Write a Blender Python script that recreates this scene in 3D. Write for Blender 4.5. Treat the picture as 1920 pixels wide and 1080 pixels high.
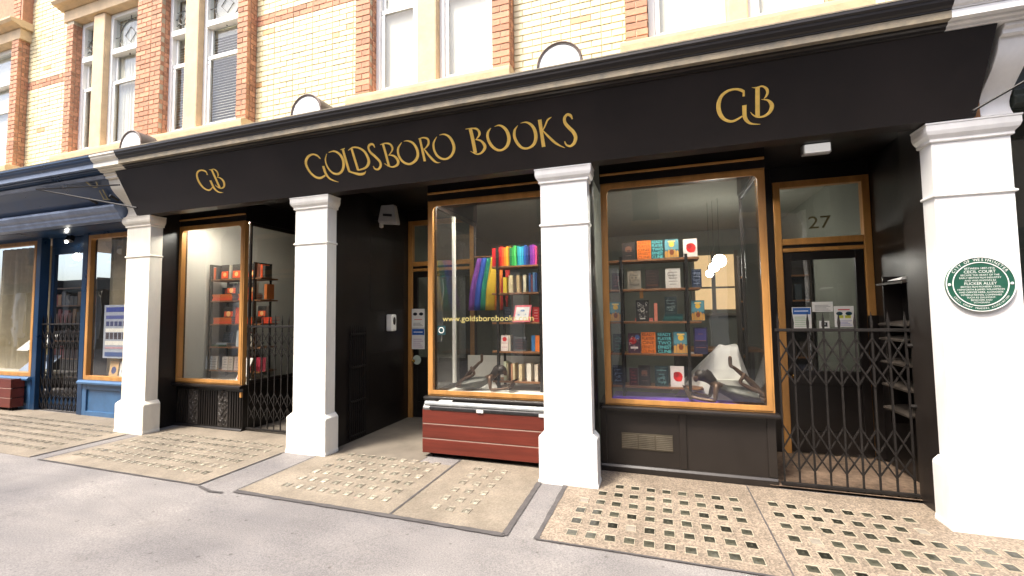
import bpy, bmesh, math, random
from mathutils import Vector, Matrix
random.seed(7)
R = math.radians
sc = bpy.context.scene
col = sc.collection
for o in list(bpy.data.objects): bpy.data.objects.remove(o)

# ---------------------------------------------------------------- camera
cd = bpy.data.cameras.new('Camera'); cam = bpy.data.objects.new('Camera', cd); col.objects.link(cam)
CR = Vector((0.95039, 0.31080, -0.01253)); CU = Vector((0.02952, -0.05002, 0.99831)); CF = Vector((-0.30965, 0.94916, 0.05671))
CAMLOC = Vector((0, -4.366, 1.7))
m = Matrix((CR, CU, -CF)).transposed().to_4x4(); m.translation = CAMLOC
cam.matrix_world = m
cd.sensor_width = 36; cd.lens = 819.73 / 1920 * 36; cd.clip_end = 500; cd.clip_start = .05
sc.camera = cam
# ---------------------------------------------------------------- sky, sun, exposure
SUN_EL, SUN_AZ = R(58), R(214)        # azimuth measured from +Y (into the facade), clockwise
w = bpy.data.worlds.new('World'); sc.world = w; w.use_nodes = True
nt = w.node_tree; bg = nt.nodes['Background']
sky = nt.nodes.new('ShaderNodeTexSky'); sky.sky_type = 'NISHITA'; sky.sun_disc = False
sky.sun_elevation = SUN_EL; sky.sun_rotation = SUN_AZ; sky.air_density = .8; sky.dust_density = 4.0; sky.ozone_density = .6
nt.links.new(sky.outputs[0], bg.inputs[0]); bg.inputs[1].default_value = 0.10
sd = bpy.data.lights.new('Sun', 'SUN'); so = bpy.data.objects.new('Sun', sd); col.objects.link(so)
sd.energy = 1.5; sd.angle = R(13); sd.color = (1.0, .935, .83)
sdir = Vector((math.sin(SUN_AZ) * math.cos(SUN_EL), math.cos(SUN_AZ) * math.cos(SUN_EL), math.sin(SUN_EL)))
so.rotation_euler = sdir.to_track_quat('Z', 'Y').to_euler()
vs = sc.view_settings; vs.view_transform = 'Standard'; vs.look = 'None'; vs.gamma = 1; vs.use_curve_mapping = False
vs.exposure = 2.3
sc.render.engine = 'CYCLES'
sc.cycles.max_bounces = 10; sc.cycles.transparent_max_bounces = 16; sc.cycles.caustics_reflective = False; sc.cycles.caustics_refractive = False

# ---------------------------------------------------------------- materials
def srgb(r, g, b):
    f = lambda c: (c / 255 / 12.92) if c / 255 <= .04045 else ((c / 255 + .055) / 1.055) ** 2.4
    return (f(r), f(g), f(b))
MATS = {}
def mat(name, c, rough=.5, metal=0, var=.12, vscale=6, c2=None, bump=0, bscale=60, island=0, spec=.5, emit=0, coat=0, stretch=None):
    """Principled with noise-driven colour variation, optional second colour, fine bump and per-piece shade."""
    if name in MATS: return MATS[name]
    M = bpy.data.materials.new(name); M.use_nodes = True; t = M.node_tree; N = t.nodes; L = t.links
    P = N['Principled BSDF']; P.inputs['Roughness'].default_value = rough; P.inputs['Metallic'].default_value = metal
    P.inputs['Specular IOR Level'].default_value = spec; P.inputs['Coat Weight'].default_value = coat
    tc = N.new('ShaderNodeTexCoord'); mp = N.new('ShaderNodeMapping'); L.new(tc.outputs['Object'], mp.inputs[0])
    if stretch: mp.inputs['Scale'].default_value = stretch
    nz = N.new('ShaderNodeTexNoise'); nz.inputs['Scale'].default_value = vscale; nz.inputs['Detail'].default_value = 7; nz.inputs['Roughness'].default_value = .62
    L.new(mp.outputs[0], nz.inputs[0])
    cr = N.new('ShaderNodeValToRGB'); cr.color_ramp.elements[0].position = .3; cr.color_ramp.elements[1].position = .7
    a = [max(0, x * (1 - var)) for x in c]; b = c2 if c2 else [min(1, x * (1 + var)) for x in c]
    cr.color_ramp.elements[0].color = (*a, 1); cr.color_ramp.elements[1].color = (*b, 1)
    L.new(nz.outputs[0], cr.inputs[0]); out = cr.outputs[0]
    if island:
        g = N.new('ShaderNodeNewGeometry'); oi = N.new('ShaderNodeObjectInfo'); ad = N.new('ShaderNodeMath'); ad.operation = 'ADD'
        L.new(g.outputs['Random Per Island'], ad.inputs[0]); L.new(oi.outputs['Random'], ad.inputs[1])
        fr = N.new('ShaderNodeMath'); fr.operation = 'FRACT'; L.new(ad.outputs[0], fr.inputs[0])
        mr = N.new('ShaderNodeMapRange'); mr.inputs[3].default_value = 1 - island; mr.inputs[4].default_value = 1 + island; L.new(fr.outputs[0], mr.inputs[0])
        hs = N.new('ShaderNodeHueSaturation'); L.new(mr.outputs[0], hs.inputs['Value']); L.new(out, hs.inputs['Color']); out = hs.outputs[0]
    L.new(out, P.inputs['Base Color'])
    # roughness breakup
    rr = N.new('ShaderNodeMapRange'); rr.inputs[3].default_value = max(.03, rough - .09); rr.inputs[4].default_value = min(1, rough + .09); L.new(nz.outputs[0], rr.inputs[0]); L.new(rr.outputs[0], P.inputs['Roughness'])
    if bump:
        n2 = N.new('ShaderNodeTexNoise'); n2.inputs['Scale'].default_value = bscale; n2.inputs['Detail'].default_value = 5; L.new(mp.outputs[0], n2.inputs[0])
        bp = N.new('ShaderNodeBump'); bp.inputs['Strength'].default_value = bump; bp.inputs['Distance'].default_value = .01; L.new(n2.outputs[0], bp.inputs['Height']); L.new(bp.outputs[0], P.inputs['Normal'])
    if emit:
        P.inputs['Emission Color'].default_value = (*c, 1); P.inputs['Emission Strength'].default_value = emit
    MATS[name] = M; return M
def glass_mat(name, tint=(1, 1, 1), f0=.045, dust=.009):
    M = bpy.data.materials.new(name); M.use_nodes = True; t = M.node_tree; N = t.nodes; L = t.links; N.clear()
    out = N.new('ShaderNodeOutputMaterial'); tr = N.new('ShaderNodeBsdfTransparent'); tr.inputs[0].default_value = (*tint, 1)
    gl = N.new('ShaderNodeBsdfGlossy'); gl.inputs['Roughness'].default_value = .01
    lw = N.new('ShaderNodeLayerWeight'); lw.inputs[0].default_value = .5
    pw = N.new('ShaderNodeMath'); pw.operation = 'POWER'; pw.inputs[1].default_value = 5; L.new(lw.outputs['Facing'], pw.inputs[0])
    mr = N.new('ShaderNodeMapRange'); mr.inputs[3].default_value = f0; mr.inputs[4].default_value = 1; L.new(pw.outputs[0], mr.inputs[0])
    # slow waviness of plate glass
    tc = N.new('ShaderNodeTexCoord'); nz = N.new('ShaderNodeTexNoise'); nz.inputs['Scale'].default_value = 1.7; L.new(tc.outputs['Object'], nz.inputs[0])
    bp = N.new('ShaderNodeBump'); bp.inputs['Strength'].default_value = .05; bp.inputs['Distance'].default_value = .05; L.new(nz.outputs[0], bp.inputs['Height']); L.new(bp.outputs[0], gl.inputs['Normal'])
    mx = N.new('ShaderNodeMixShader'); L.new(mr.outputs[0], mx.inputs[0]); L.new(gl.outputs[0], mx.inputs[2]); L.new(mx.outputs[0], out.inputs[0])
    # smeared dust film that also puts the panes' reflected haze into the colour
    df = N.new('ShaderNodeBsdfDiffuse'); df.inputs[0].default_value = (.62, .60, .54, 1)
    mp = N.new('ShaderNodeMapping'); mp.inputs['Scale'].default_value = (1.4, 1, .5); mp.inputs['Rotation'].default_value = (0, R(25), 0); L.new(tc.outputs['Object'], mp.inputs[0])
    n2 = N.new('ShaderNodeTexNoise'); n2.inputs['Scale'].default_value = 2.6; n2.inputs['Detail'].default_value = 6; L.new(mp.outputs[0], n2.inputs[0])
    m2 = N.new('ShaderNodeMapRange'); m2.inputs[1].default_value = .3; m2.inputs[2].default_value = .75; m2.inputs[3].default_value = dust * .4; m2.inputs[4].default_value = dust * 1.6; L.new(n2.outputs[0], m2.inputs[0])
    md = N.new('ShaderNodeMixShader'); L.new(m2.outputs[0], md.inputs[0]); L.new(tr.outputs[0], md.inputs[1]); L.new(df.outputs[0], md.inputs[2]); L.new(md.outputs[0], mx.inputs[1])
    return M
GLASS = glass_mat('plate_glass', (.98, .985, .975), .07)
GLASS_DK = glass_mat('upper_glass', (.95, .96, .95), .045)
WHITE = mat('white_paint', (.80, .795, .77), .35, var=.10, vscale=5, stretch=(1, 1, .3), bump=.05, bscale=25)
CREAM = mat('cream_paint', (.80, .755, .64), .4, var=.10, vscale=5, stretch=(1, 1, .3), bump=.05, bscale=25)
OFFWH = mat('off_white_paint', (.80, .785, .72), .4, var=.10, vscale=5, stretch=(1, 1, .3), bump=.05, bscale=25)
BLACK = mat('black_gloss_paint', (.0095, .0074, .0066), .36, var=.3, vscale=3, bump=.06, bscale=18)
FASC = mat('fascia_black_paint', (.0115, .0075, .0064), .42, var=.45, vscale=1.3, bump=.05, bscale=7, spec=.5)
DARKP = mat('brown_black_paint', (.016, .0125, .0105), .4, var=.2, vscale=3, bump=.05, bscale=30)
GOLDF = mat('golden_oak_frame', (.44, .215, .062), .38, var=.22, vscale=9, stretch=(1, 1, .2), bump=.05, bscale=30)
GOLDL = mat('gold_leaf', (.90, .60, .14), .42, metal=.15, var=.12, vscale=14)
STONE = mat('bath_stone', (.64, .47, .28), .8, var=.14, vscale=5, bump=.25, bscale=40)
RED = mat('red_brick', (.50, .25, .145), .8, var=.2, vscale=16, bump=.3, bscale=70, island=.22)
YEL = mat('cream_glazed_brick', (.78, .685, .42), .32, var=.07, vscale=10, bump=.06, bscale=40, island=.10)
MORT = mat('mortar', (.50, .43, .30), .9, var=.15, vscale=20, bump=.3, bscale=90)
LEADC = mat('weathered_cornice_edge', (.21, .185, .145), .75, var=.35, vscale=7, c2=(.30, .25, .17), bump=.3, bscale=50)
BLUE = mat('blue_gloss_paint', (.008, .034, .085), .3, var=.2, vscale=3, bump=.05, bscale=20)
BLUE2 = mat('lighter_blue_paint', (.045, .115, .23), .32, var=.2, vscale=4)
SASH = mat('sash_white', (.80, .79, .75), .35, var=.03)
BLIND = mat('blind_fabric', (.78, .74, .62), .85, var=.05)
IRON = mat('black_iron', (.013, .011, .010), .5, spec=.3, var=.3, vscale=20, bump=.15, bscale=120)
PLANK = mat('mahogany_plank', (.115, .018, .010), .42, var=.35, vscale=7, stretch=(.12, 1, 1.6), bump=.12, bscale=40)
BOARD = mat('oiled_shelf_board', (.20, .085, .03), .5, var=.3, vscale=8, stretch=(.15, 1, 1))
BRONZE = mat('dark_bronze', (.075, .040, .022), .4, metal=.45, var=.4, vscale=14, bump=.2, bscale=50)
PAPER = mat('white_paper', (.74, .73, .70), .7, var=.04)
PAGES = mat('book_pages', (.62, .56, .43), .8, var=.08, vscale=60)
PLAST = mat('white_plastic', (.62, .61, .58), .4, var=.04)
INT = mat('interior_wall', (.17, .18, .15), .85, var=.1, vscale=2)
INTL = mat('interior_pale_wall', (.50, .48, .42), .85, var=.06, vscale=2)
CEIL = mat('interior_ceiling', (.26, .265, .225), .9, var=.05)
WOODF = mat('interior_floor', (.08, .05, .03), .5, var=.3, vscale=5)
DARKW = mat('dark_furniture', (.018, .013, .010), .5, var=.3)

# ---------------------------------------------------------------- mesh helpers
ORG = {}
class MB:
    def __init__(s): s.v = []; s.f = []; s.mi = []; s.m = 0; s.sm = []; s.smooth = False
    def add(s, vs, fs):
        b = len(s.v); s.v += [tuple(p) for p in vs]
        for f in fs: s.f.append([b + i for i in f]); s.mi.append(s.m); s.sm.append(s.smooth)
        return s
    def box(s, x0, x1, y0, y1, z0, z1):
        if x0 > x1: x0, x1 = x1, x0
        if y0 > y1: y0, y1 = y1, y0
        if z0 > z1: z0, z1 = z1, z0
        return s.add([(x0, y0, z0), (x1, y0, z0), (x1, y1, z0), (x0, y1, z0), (x0, y0, z1), (x1, y0, z1), (x1, y1, z1), (x0, y1, z1)],
                     [(0, 3, 2, 1), (4, 5, 6, 7), (0, 1, 5, 4), (1, 2, 6, 5), (2, 3, 7, 6), (3, 0, 4, 7)])
    def quad(s, a, b, c, d): return s.add([a, b, c, d], [(0, 1, 2, 3)])
    def rings(s, rs, cap=True, close=True):
        n = len(rs[0]); V = [p for r in rs for p in r]; F = []
        for i in range(len(rs) - 1):
            for j in range(n if close else n - 1):
                k = (j + 1) % n; F.append((i * n + j, i * n + k, (i + 1) * n + k, (i + 1) * n + j))
        if cap: F.append(tuple(range(n - 1, -1, -1))); F.append(tuple((len(rs) - 1) * n + j for j in range(n)))
        return s.add(V, F)
    def profx(s, prof, x0, x1): # closed (y,z) profile swept along X
        return s.rings([[(x0, y, z) for y, z in prof], [(x1, y, z) for y, z in prof]])
    def profy(s, prof, y0, y1):
        return s.rings([[(x, y0, z) for x, z in prof], [(x, y1, z) for x, z in prof]])
    def profz(s, prof, z0, z1):
        return s.rings([[(x, y, z0) for x, y in prof], [(x, y, z1) for x, y in prof]])
    def pillar(s, x0, x1, y0, y1, prof): # prof: (offset, z), rectangular rings
        return s.rings([[(x0 - o, y0 - o, z), (x1 + o, y0 - o, z), (x1 + o, y1, z), (x0 - o, y1, z)] for o, z in prof])
    def tube(s, pts, r, n=8, cap=True):
        pts = [Vector(p) for p in pts]; rs = []
        rr = r if isinstance(r, (list, tuple)) else [r] * len(pts)
        for i, p in enumerate(pts):
            d = (pts[min(i + 1, len(pts) - 1)] - pts[max(i - 1, 0)]).normalized()
            a = d.cross(Vector((0, 0, 1)))
            if a.length < .05: a = d.cross(Vector((0, 1, 0)))
            a.normalize(); b = d.cross(a)
            rs.append([p + rr[i] * (a * math.cos(2 * math.pi * k / n) + b * math.sin(2 * math.pi * k / n)) for k in range(n)])
        sm = s.smooth; s.smooth = True; s.rings(rs, cap); s.smooth = sm; return s
    def bar(s, a, b, w, d): # flat strip from a to b in the XZ plane, width w, depth d in y
        a = Vector(a); b = Vector(b); t = (b - a).normalized(); nn = Vector((-t.z, 0, t.x)) * w / 2; q = Vector((0, d / 2, 0))
        return s.rings([[p - nn - q, p + nn - q, p + nn + q, p - nn + q] for p in (a, b)])
    def lathe(s, c, prof, n=20): # (r,z) about vertical axis at c
        sm = s.smooth; s.smooth = True
        s.rings([[(c[0] + r * math.cos(2 * math.pi * k / n), c[1] + r * math.sin(2 * math.pi * k / n), c[2] + z) for k in range(n)] for r, z in prof], cap=True); s.smooth = sm; return s
    def ball(s, c, rx, ry=None, rz=None, n=14, h=9):
        ry = ry or rx; rz = rz or rx; sm = s.smooth; s.smooth = True
        s.rings([[(c[0] + rx * math.sin(t) * math.cos(2 * math.pi * k / n), c[1] + ry * math.sin(t) * math.sin(2 * math.pi * k / n), c[2] - rz * math.cos(t)) for k in range(n)]
                 for t in [max(.02, min(math.pi - .02, math.pi * i / h)) for i in range(h + 1)]]); s.smooth = sm; return s
    def build(s, name, mats, parent=None, bevel=0, seg=2, org=None, sharp=None):
        o_ = ORG.get(parent.name, Vector()) if parent else Vector(org or (0, 0, 0))
        me = bpy.data.meshes.new(name); me.from_pydata([(a - o_.x, b - o_.y, c - o_.z) for a, b, c in s.v], [], s.f); me.validate(clean_customdata=False)
        if not isinstance(mats, (list, tuple)): mats = [mats]
        for M in mats: me.materials.append(M)
        if len(me.polygons) == len(s.mi):
            me.polygons.foreach_set('material_index', s.mi); me.polygons.foreach_set('use_smooth', s.sm)
        if any(s.sm): me.set_sharp_from_angle(angle=R(sharp or 40))
        me.update()
        bm = bmesh.new(); bm.from_mesh(me); bmesh.ops.recalc_face_normals(bm, faces=bm.faces); bm.to_mesh(me); bm.free()
        o = bpy.data.objects.new(name, me); col.objects.link(o)
        if parent: o.parent = parent
        else: o.location = o_
        ORG[o.name] = o_
        if bevel:
            b = o.modifiers.new('Bevel', 'BEVEL'); b.width = bevel; b.segments = seg; b.limit_method = 'ANGLE'; b.angle_limit = R(35)
        return o
def tag(o, label, cat=None, group=None, kind=None):
    if label: o['label'] = label
    if cat: o['category'] = cat
    if group: o['group'] = group
    if kind: o['kind'] = kind
    return o
def thing(name, loc, label, cat, group=None):
    o = bpy.data.objects.new(name, None); col.objects.link(o); o.location = loc; ORG[o.name] = Vector(loc); o.empty_display_size = .1
    return tag(o, label, cat, group)
def struct(o): o['kind'] = 'structure'; return o
def place(name, me, loc, parent, rot=(0, 0, 0), scale=(1, 1, 1)): # a piece sharing mesh data, given in world coordinates
    o = bpy.data.objects.new(name, me); col.objects.link(o); o.parent = parent
    o.location = Vector(loc) - ORG[parent.name]; o.rotation_euler = rot; o.scale = scale; ORG[o.name] = ORG[parent.name]
    return o
def B(x0, x1, y0, y1, z0, z1): return MB().box(x0, x1, y0, y1, z0, z1)
def gz(x): return -.0068 * x
def text_geo(body, size, ax='CENTER'):
    cu = bpy.data.curves.new('t', 'FONT'); cu.body = body; cu.size = size; cu.align_x = ax; cu.align_y = 'CENTER'; cu.resolution_u = 3
    o = bpy.data.objects.new('t', cu); col.objects.link(o)
    me = bpy.data.meshes.new_from_object(o.evaluated_get(bpy.context.evaluated_depsgraph_get()))
    vs = [tuple(v.co) for v in me.vertices]; fs = [tuple(p.vertices) for p in me.polygons]
    bpy.data.objects.remove(o); bpy.data.meshes.remove(me); bpy.data.curves.remove(cu); return vs, fs
def text_on(mb, body, size, origin, ux, uz, ax='CENTER', sx=1, rot=0):
    vs, fs = text_geo(body, size, ax); o = Vector(origin); ux = Vector(ux); uz = Vector(uz); c, s_ = math.cos(rot), math.sin(rot)
    mb.add([o + ux * (x * sx * c - y * s_) + uz * (x * sx * s_ + y * c) for x, y, z in vs], fs); return mb
def rframe(mb, x0, x1, z0, z1, w, y0, y1, r=.05):
    """window frame in the XZ plane: outer rectangle, inner opening with rounded upper corners"""
    inn = [(x0 + w, z0 + w), (x1 - w, z0 + w)]; out = [(x0, z0), (x1, z0)]
    for k in range(6):
        a = R(90 * k / 5); inn.append((x1 - w - r + r * math.cos(a), z1 - w - r + r * math.sin(a)))
    out += [(x1, z1 - .08), (x1, z1 - .04), (x1, z1), (x1 - .03, z1), (x1 - .06, z1), (x1 - .09, z1)]
    for k in range(6):
        a = R(90 + 90 * k / 5); inn.append((x0 + w + r + r * math.cos(a), z1 - w - r + r * math.sin(a)))
    out += [(x0 + .09, z1), (x0 + .06, z1), (x0 + .03, z1), (x0, z1), (x0, z1 - .04), (x0, z1 - .08)]
    n = len(inn); V = [(x, y0, z) for x, z in out] + [(x, y0, z) for x, z in inn] + [(x, y1, z) for x, z in out] + [(x, y1, z) for x, z in inn]; F = []
    for i in range(n):
        j = (i + 1) % n
        F += [(i, j, n + j, n + i), (n + i, n + j, 3 * n + j, 3 * n + i), (2 * n + j, 2 * n + i, 3 * n + i, 3 * n + j), (j, i, 2 * n + i, 2 * n + j)]
    return mb.add(V, F)

# ================================================================ SETTING
# ---- pavement sheet
M = bpy.data.materials.new('worn_pavement'); M.use_nodes = True; t = M.node_tree; N = t.nodes; L = t.links; P = N['Principled BSDF']
tc = N.new('ShaderNodeTexCoord')
def noise(scale, detail=6, rough=.6, src=None):
    n = N.new('ShaderNodeTexNoise'); n.inputs['Scale'].default_value = scale; n.inputs['Detail'].default_value = detail; n.inputs['Roughness'].default_value = rough
    L.new((src or tc.outputs['Object']), n.inputs[0]); return n.outputs[0]
def ramp(src, p0, p1, c0, c1):
    r = N.new('ShaderNodeValToRGB'); r.color_ramp.elements[0].position = p0; r.color_ramp.elements[1].position = p1
    r.color_ramp.elements[0].color = (*c0, 1); r.color_ramp.elements[1].color = (*c1, 1); L.new(src, r.inputs[0]); return r.outputs[0]
def mixc(a, b, f, mode='MULTIPLY'):
    x = N.new('ShaderNodeMix'); x.data_type = 'RGBA'; x.blend_type = mode; x.inputs[0].default_value = f if not hasattr(f, 'links') else 0
    if hasattr(f, 'links'): L.new(f, x.inputs[0])
    L.new(a, x.inputs[6]); L.new(b, x.inputs[7]); return x.outputs[2]
base = ramp(noise(.9, 5), .3, .72, (.162, .153, .149), (.222, .210, .204))
mp = N.new('ShaderNodeMapping'); mp.inputs['Scale'].default_value = (.35, 2.2, 1); mp.inputs['Rotation'].default_value = (0, 0, R(-12)); L.new(tc.outputs['Object'], mp.inputs[0])
base = mixc(base, ramp(noise(1.6, 4, .5, mp.outputs[0]), .35, .7, (.86, .86, .87), (1.06, 1.05, 1.03)), 1.0)
base = mixc(base, ramp(noise(95, 3, .7), .32, .68, (.62, .62, .63), (1.28, 1.27, 1.25)), 1.0)
base = mixc(base, ramp(noise(23, 4, .6), .62, .70, (1, 1, 1), (.86, .85, .84)), 1.0)
vg = N.new('ShaderNodeTexVoronoi'); vg.inputs['Scale'].default_value = 5.5; vg.inputs['Randomness'].default_value = 1; L.new(tc.outputs['Object'], vg.inputs[0])
base = mixc(base, ramp(vg.outputs['Distance'], .06, .085, (.55, .54, .53), (1, 1, 1)), .9)          # trodden-in gum spots
mq = N.new('ShaderNodeMapping'); mq.inputs['Scale'].default_value = (1, 1.6, 1); mq.inputs['Rotation'].default_value = (0, 0, R(33)); L.new(tc.outputs['Object'], mq.inputs[0])
wv = N.new('ShaderNodeTexVoronoi'); wv.feature = 'DISTANCE_TO_EDGE'; wv.inputs['Scale'].default_value = .33; L.new(mq.outputs[0], wv.inputs[0])
base = mixc(base, ramp(wv.outputs['Distance'], .002, .007, (.66, .65, .65), (1, 1, 1)), .22)         # hairline cracks and patch edges
base = mixc(base, ramp(noise(.45, 3, .5), .42, .6, (.84, .84, .86), (1.10, 1.09, 1.07)), 1.0)
base = mixc(base, ramp(noise(2.7, 8, .72), .56, .68, (1, 1, 1), (.84, .83, .82)), .8)
L.new(base, P.inputs['Base Color']); P.inputs['Roughness'].default_value = .78
bp = N.new('ShaderNodeBump'); bp.inputs['Strength'].default_value = .35; bp.inputs['Distance'].default_value = .006; L.new(noise(130, 4, .7), bp.inputs['Height']); L.new(bp.outputs[0], P.inputs['Normal'])
PAVE = M
def panel_mat(name, ca, cb, speck):
    global N, L, tc
    M = bpy.data.materials.new(name); M.use_nodes = True; N = M.node_tree.nodes; L = M.node_tree.links; P = N['Principled BSDF']
    tc = N.new('ShaderNodeTexCoord')
    b = ramp(noise(1.3, 6), .3, .7, ca, cb)
    v = N.new('ShaderNodeTexVoronoi'); v.inputs['Scale'].default_value = 85; L.new(tc.outputs['Object'], v.inputs[0])
    b = mixc(b, ramp(v.outputs['Color'], .2, .85, (1 - speck,) * 3, (1 + speck * .8, 1 + speck * .7, 1 + speck * .6)), 1.0)
    b = mixc(b, ramp(noise(3.2, 6, .65), .34, .6, (.74, .72, .68), (1.04, 1.03, 1.0)), .8)
    L.new(b, P.inputs['Base Color']); P.inputs['Roughness'].default_value = .75
    bp = N.new('ShaderNodeBump'); bp.inputs['Strength'].default_value = .4; bp.inputs['Distance'].default_value = .004; L.new(v.outputs['Distance'], bp.inputs['Height']); L.new(bp.outputs[0], P.inputs['Normal'])
    return M
PAN_A = panel_mat('pink_granolithic_panel', (.188, .152, .118), (.262, .218, .172), .42)
PAN_B = panel_mat('grey_buff_concrete_panel', (.158, .136, .108), (.245, .210, .166), .18)
BITU = mat('bitumen_joint', (.062, .056, .055), .85, var=.3, vscale=12, bump=.3, bscale=60)
RIMM = mat('lens_rim', (.33, .285, .215), .6, var=.2, vscale=30)
LENSD = mat('dark_green_lens_glass', (.030, .034, .025), .3, var=.45, vscale=9, c2=(.065, .062, .045), spec=.35, island=.7)
LENSP = mat('milky_glint_lens_glass', (.085, .078, .060), .25, var=.35, vscale=22, c2=(.38, .355, .28), spec=.5, island=.5)  # milky glass; blotches put each lens's light-catching and dark halves into the colour
LENSF = mat('mortar_filled_lens', (.20, .175, .14), .8, var=.2, vscale=12)
EDGEG = mat('grimy_doorway_floor', (.15, .128, .10), .8, var=.22, vscale=3, bump=.2, bscale=70)

def sheet(name, x0, x1, y0, y1, dz, M, nx=1):
    mb = MB()
    for i in range(nx):
        a = x0 + (x1 - x0) * i / nx; b = x0 + (x1 - x0) * (i + 1) / nx
        mb.quad((a, y0, gz(a) + dz), (b, y0, gz(b) + dz), (b, y1, gz(b) + dz), (a, y1, gz(a) + dz))
    return mb.build(name, M)
struct(tag(sheet('pavement', -120, 120, -120, 120, 0, PAVE), 'worn pale grey pavement running along the shopfronts'))
def lens_mesh(name, s, glassM):
    mb = MB(); r = s / 2; q = r * (.90 if glassM is not LENSP else .90)
    o = [(-r, -r), (r, -r), (r, r), (-r, r)]; i = [(-q, -q), (q, -q), (q, q), (-q, q)]
    mb.rings([[(x, y, -.002) for x, y in o], [(x * .97, y * .97, .005) for x, y in o], [(x, y, .0045) for x, y in i], [(x * .96, y * .96, .0005) for x, y in i]], cap=False)
    mb.m = 1; mb.smooth = True
    mb.rings([[(x * .96, y * .96, .0005) for x, y in i], [(x * .6, y * .6, .0028) for x, y in i], [(x * .2, y * .2, .0035) for x, y in i]], cap=False); mb.add([(x * .2, y * .2, .0035) for x, y in i], [(0, 1, 2, 3)])
    ob = mb.build(name, [RIMM if glassM is not LENSP else mat('pale_lens_rim', (.26, .225, .175), .6, var=.2, vscale=30), glassM]); me = ob.data; bpy.data.objects.remove(ob); return me
LM_D = lens_mesh('lens', .089, LENSD); LM_P = lens_mesh('lens_pale', .080, LENSP); LM_F = lens_mesh('lens_filled', .085, LENSF)
def panel(x0, x1, y0, y1, M, lm, xs, ys, skip=lambda i, j: False, label=''):
    p = MB().rings([[(x0, y0, gz(x0) - .03), (x1, y0, gz(x1) - .03), (x1, y1, gz(x1) - .03), (x0, y1, gz(x0) - .03)], [(x0, y0, gz(x0) + .005), (x1, y0, gz(x1) + .005), (x1, y1, gz(x1) + .005), (x0, y1, gz(x0) + .005)]]).build('pavement_light', M)
    struct(p); p['label'] = label; ORG[p.name] = Vector()
    for j, yy in enumerate(ys):
        for i, xx in enumerate(xs):
            if skip(i, j): continue
            o = place('lens', LM_F if random.random() < .035 else lm, (xx + random.uniform(-.003, .003), yy + random.uniform(-.003, .003), gz(xx) + .0062), p, rot=(random.uniform(-.02, .02), random.uniform(-.02, .02), random.uniform(-.04, .04)), scale=(.94, 1.18, 1))
    return p
rows = [-.945 + .2015 * k for k in range(6)]; rows2 = [-.855 + .191 * k for k in range(6)]
panel(-.885, .785, -1.105, .47, PAN_A, LM_D, [-.655 + .1412 * k for k in range(10)], rows, lambda i, j: (j == 5 and i < 2) or (j == 4 and i < 1), 'buff pavement light panel with dark square lenses below the right window')
panel(.795, 3.2, -1.105, .47, PAN_A, LM_D, [.93 + .1375 * k for k in range(16)], rows, lambda i, j: (j >= 4 and i > 7), 'buff pavement light panel with dark lenses before the iron gate')
panel(-3.865, -2.18, -1.105, .12, PAN_B, LM_P, [-3.51 + .1415 * k for k in range(9)], rows2, label='buff pavement light panel with pale lenses before the open doorway')
panel(-2.165, -1.16, -1.105, .5, PAN_B, LM_P, [-1.875 + .1475 * k for k in range(3)], rows2, label='narrow pavement light panel with three columns of lenses by the planter')
panel(-6.9, -4.365, -1.105, .5, PAN_B, LM_P, [-6.72 + .1405 * k for k in range(16)], rows2, label='buff pavement light panel with pale lenses before the left window')
panel(-12.2, -7.16, -1.105, .5, PAN_B, LM_P, [-11.8 + .1405 * k for k in range(32)], rows2, label='pavement light panel in front of the blue shop')
struct(tag(sheet('doorway_floor', -3.865, -2.6, .125, 2.0, .004, EDGEG), 'grimy grey floor of the recessed middle doorway'))
struct(sheet('doorway_floor', -6.0, -4.3, .505, 2.0, .004, EDGEG))['label'] = 'grey floor of the recessed left doorway'
TERRA = mat('brown_mosaic_floor', (.145, .098, .066), .7, var=.55, vscale=24, bump=.4, bscale=90)
struct(sheet('doorway_floor', 1.0, 2.4, .475, 1.7, .03, TERRA))['label'] = 'brown mosaic floor behind the lattice gate'
# bitumen joints around the panels, slightly irregular
def joint(pts, w0, lab):
    mb = MB(); pts = [Vector((x, y, 0)) for x, y in pts]
    P_ = []
    for a, b in zip(pts, pts[1:]):
        n = max(2, int((b - a).length / .07)); P_ += [a.lerp(b, k / n) for k in range(n)]
    P_.append(pts[-1]); Lf = []; Rt = []
    for i, p in enumerate(P_):
        d = (P_[min(i + 1, len(P_) - 1)] - P_[max(i - 1, 0)]).normalized(); nn = Vector((-d.y, d.x, 0)); w = w0 * random.uniform(.75, 1.2) / 2
        a = p + nn * w; b = p - nn * w; Lf.append((a.x, a.y, gz(a.x) + .009)); Rt.append((b.x, b.y, gz(b.x) + .009))
    for i in range(len(P_) - 1): mb.quad(Lf[i], Rt[i], Rt[i + 1], Lf[i + 1])
    o = struct(mb.build('joint_strip', BITU)); o['label'] = lab
joint([(-3.87, -1.125), (-2.2, -1.125), (-1.14, -1.135)], .05, 'dark bitumen joint along the front of the middle panels')
joint([(-1.14, -1.14), (-1.145, -.06)], .05, 'dark bitumen joint left of the middle pillar')
joint([(-2.172, -1.1), (-2.172, .3)], .022, 'dark joint between the two middle panels')
joint([(-.895, -1.12), (-.88, -.06)], .042, 'dark bitumen joint right of the middle pillar')
joint([(-.9, -1.118), (.6, -1.112), (2.9, -1.11)], .022, 'thin dark joint along the front of the right panels')
joint([(.79, -1.1), (.79, .45)], .012, 'thin joint between the two right panels')
joint([(-6.95, -1.12), (-4.36, -1.12)], .022, 'thin dark joint along the front of the left panel')
joint([(-4.36, -1.12), (-4.36, -.1)], .02, 'thin dark joint at the right edge of the left panel')
joint([(-3.875, -1.1), (-3.875, -.03)], .018, 'thin dark joint at the left edge of the middle panel')
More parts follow.
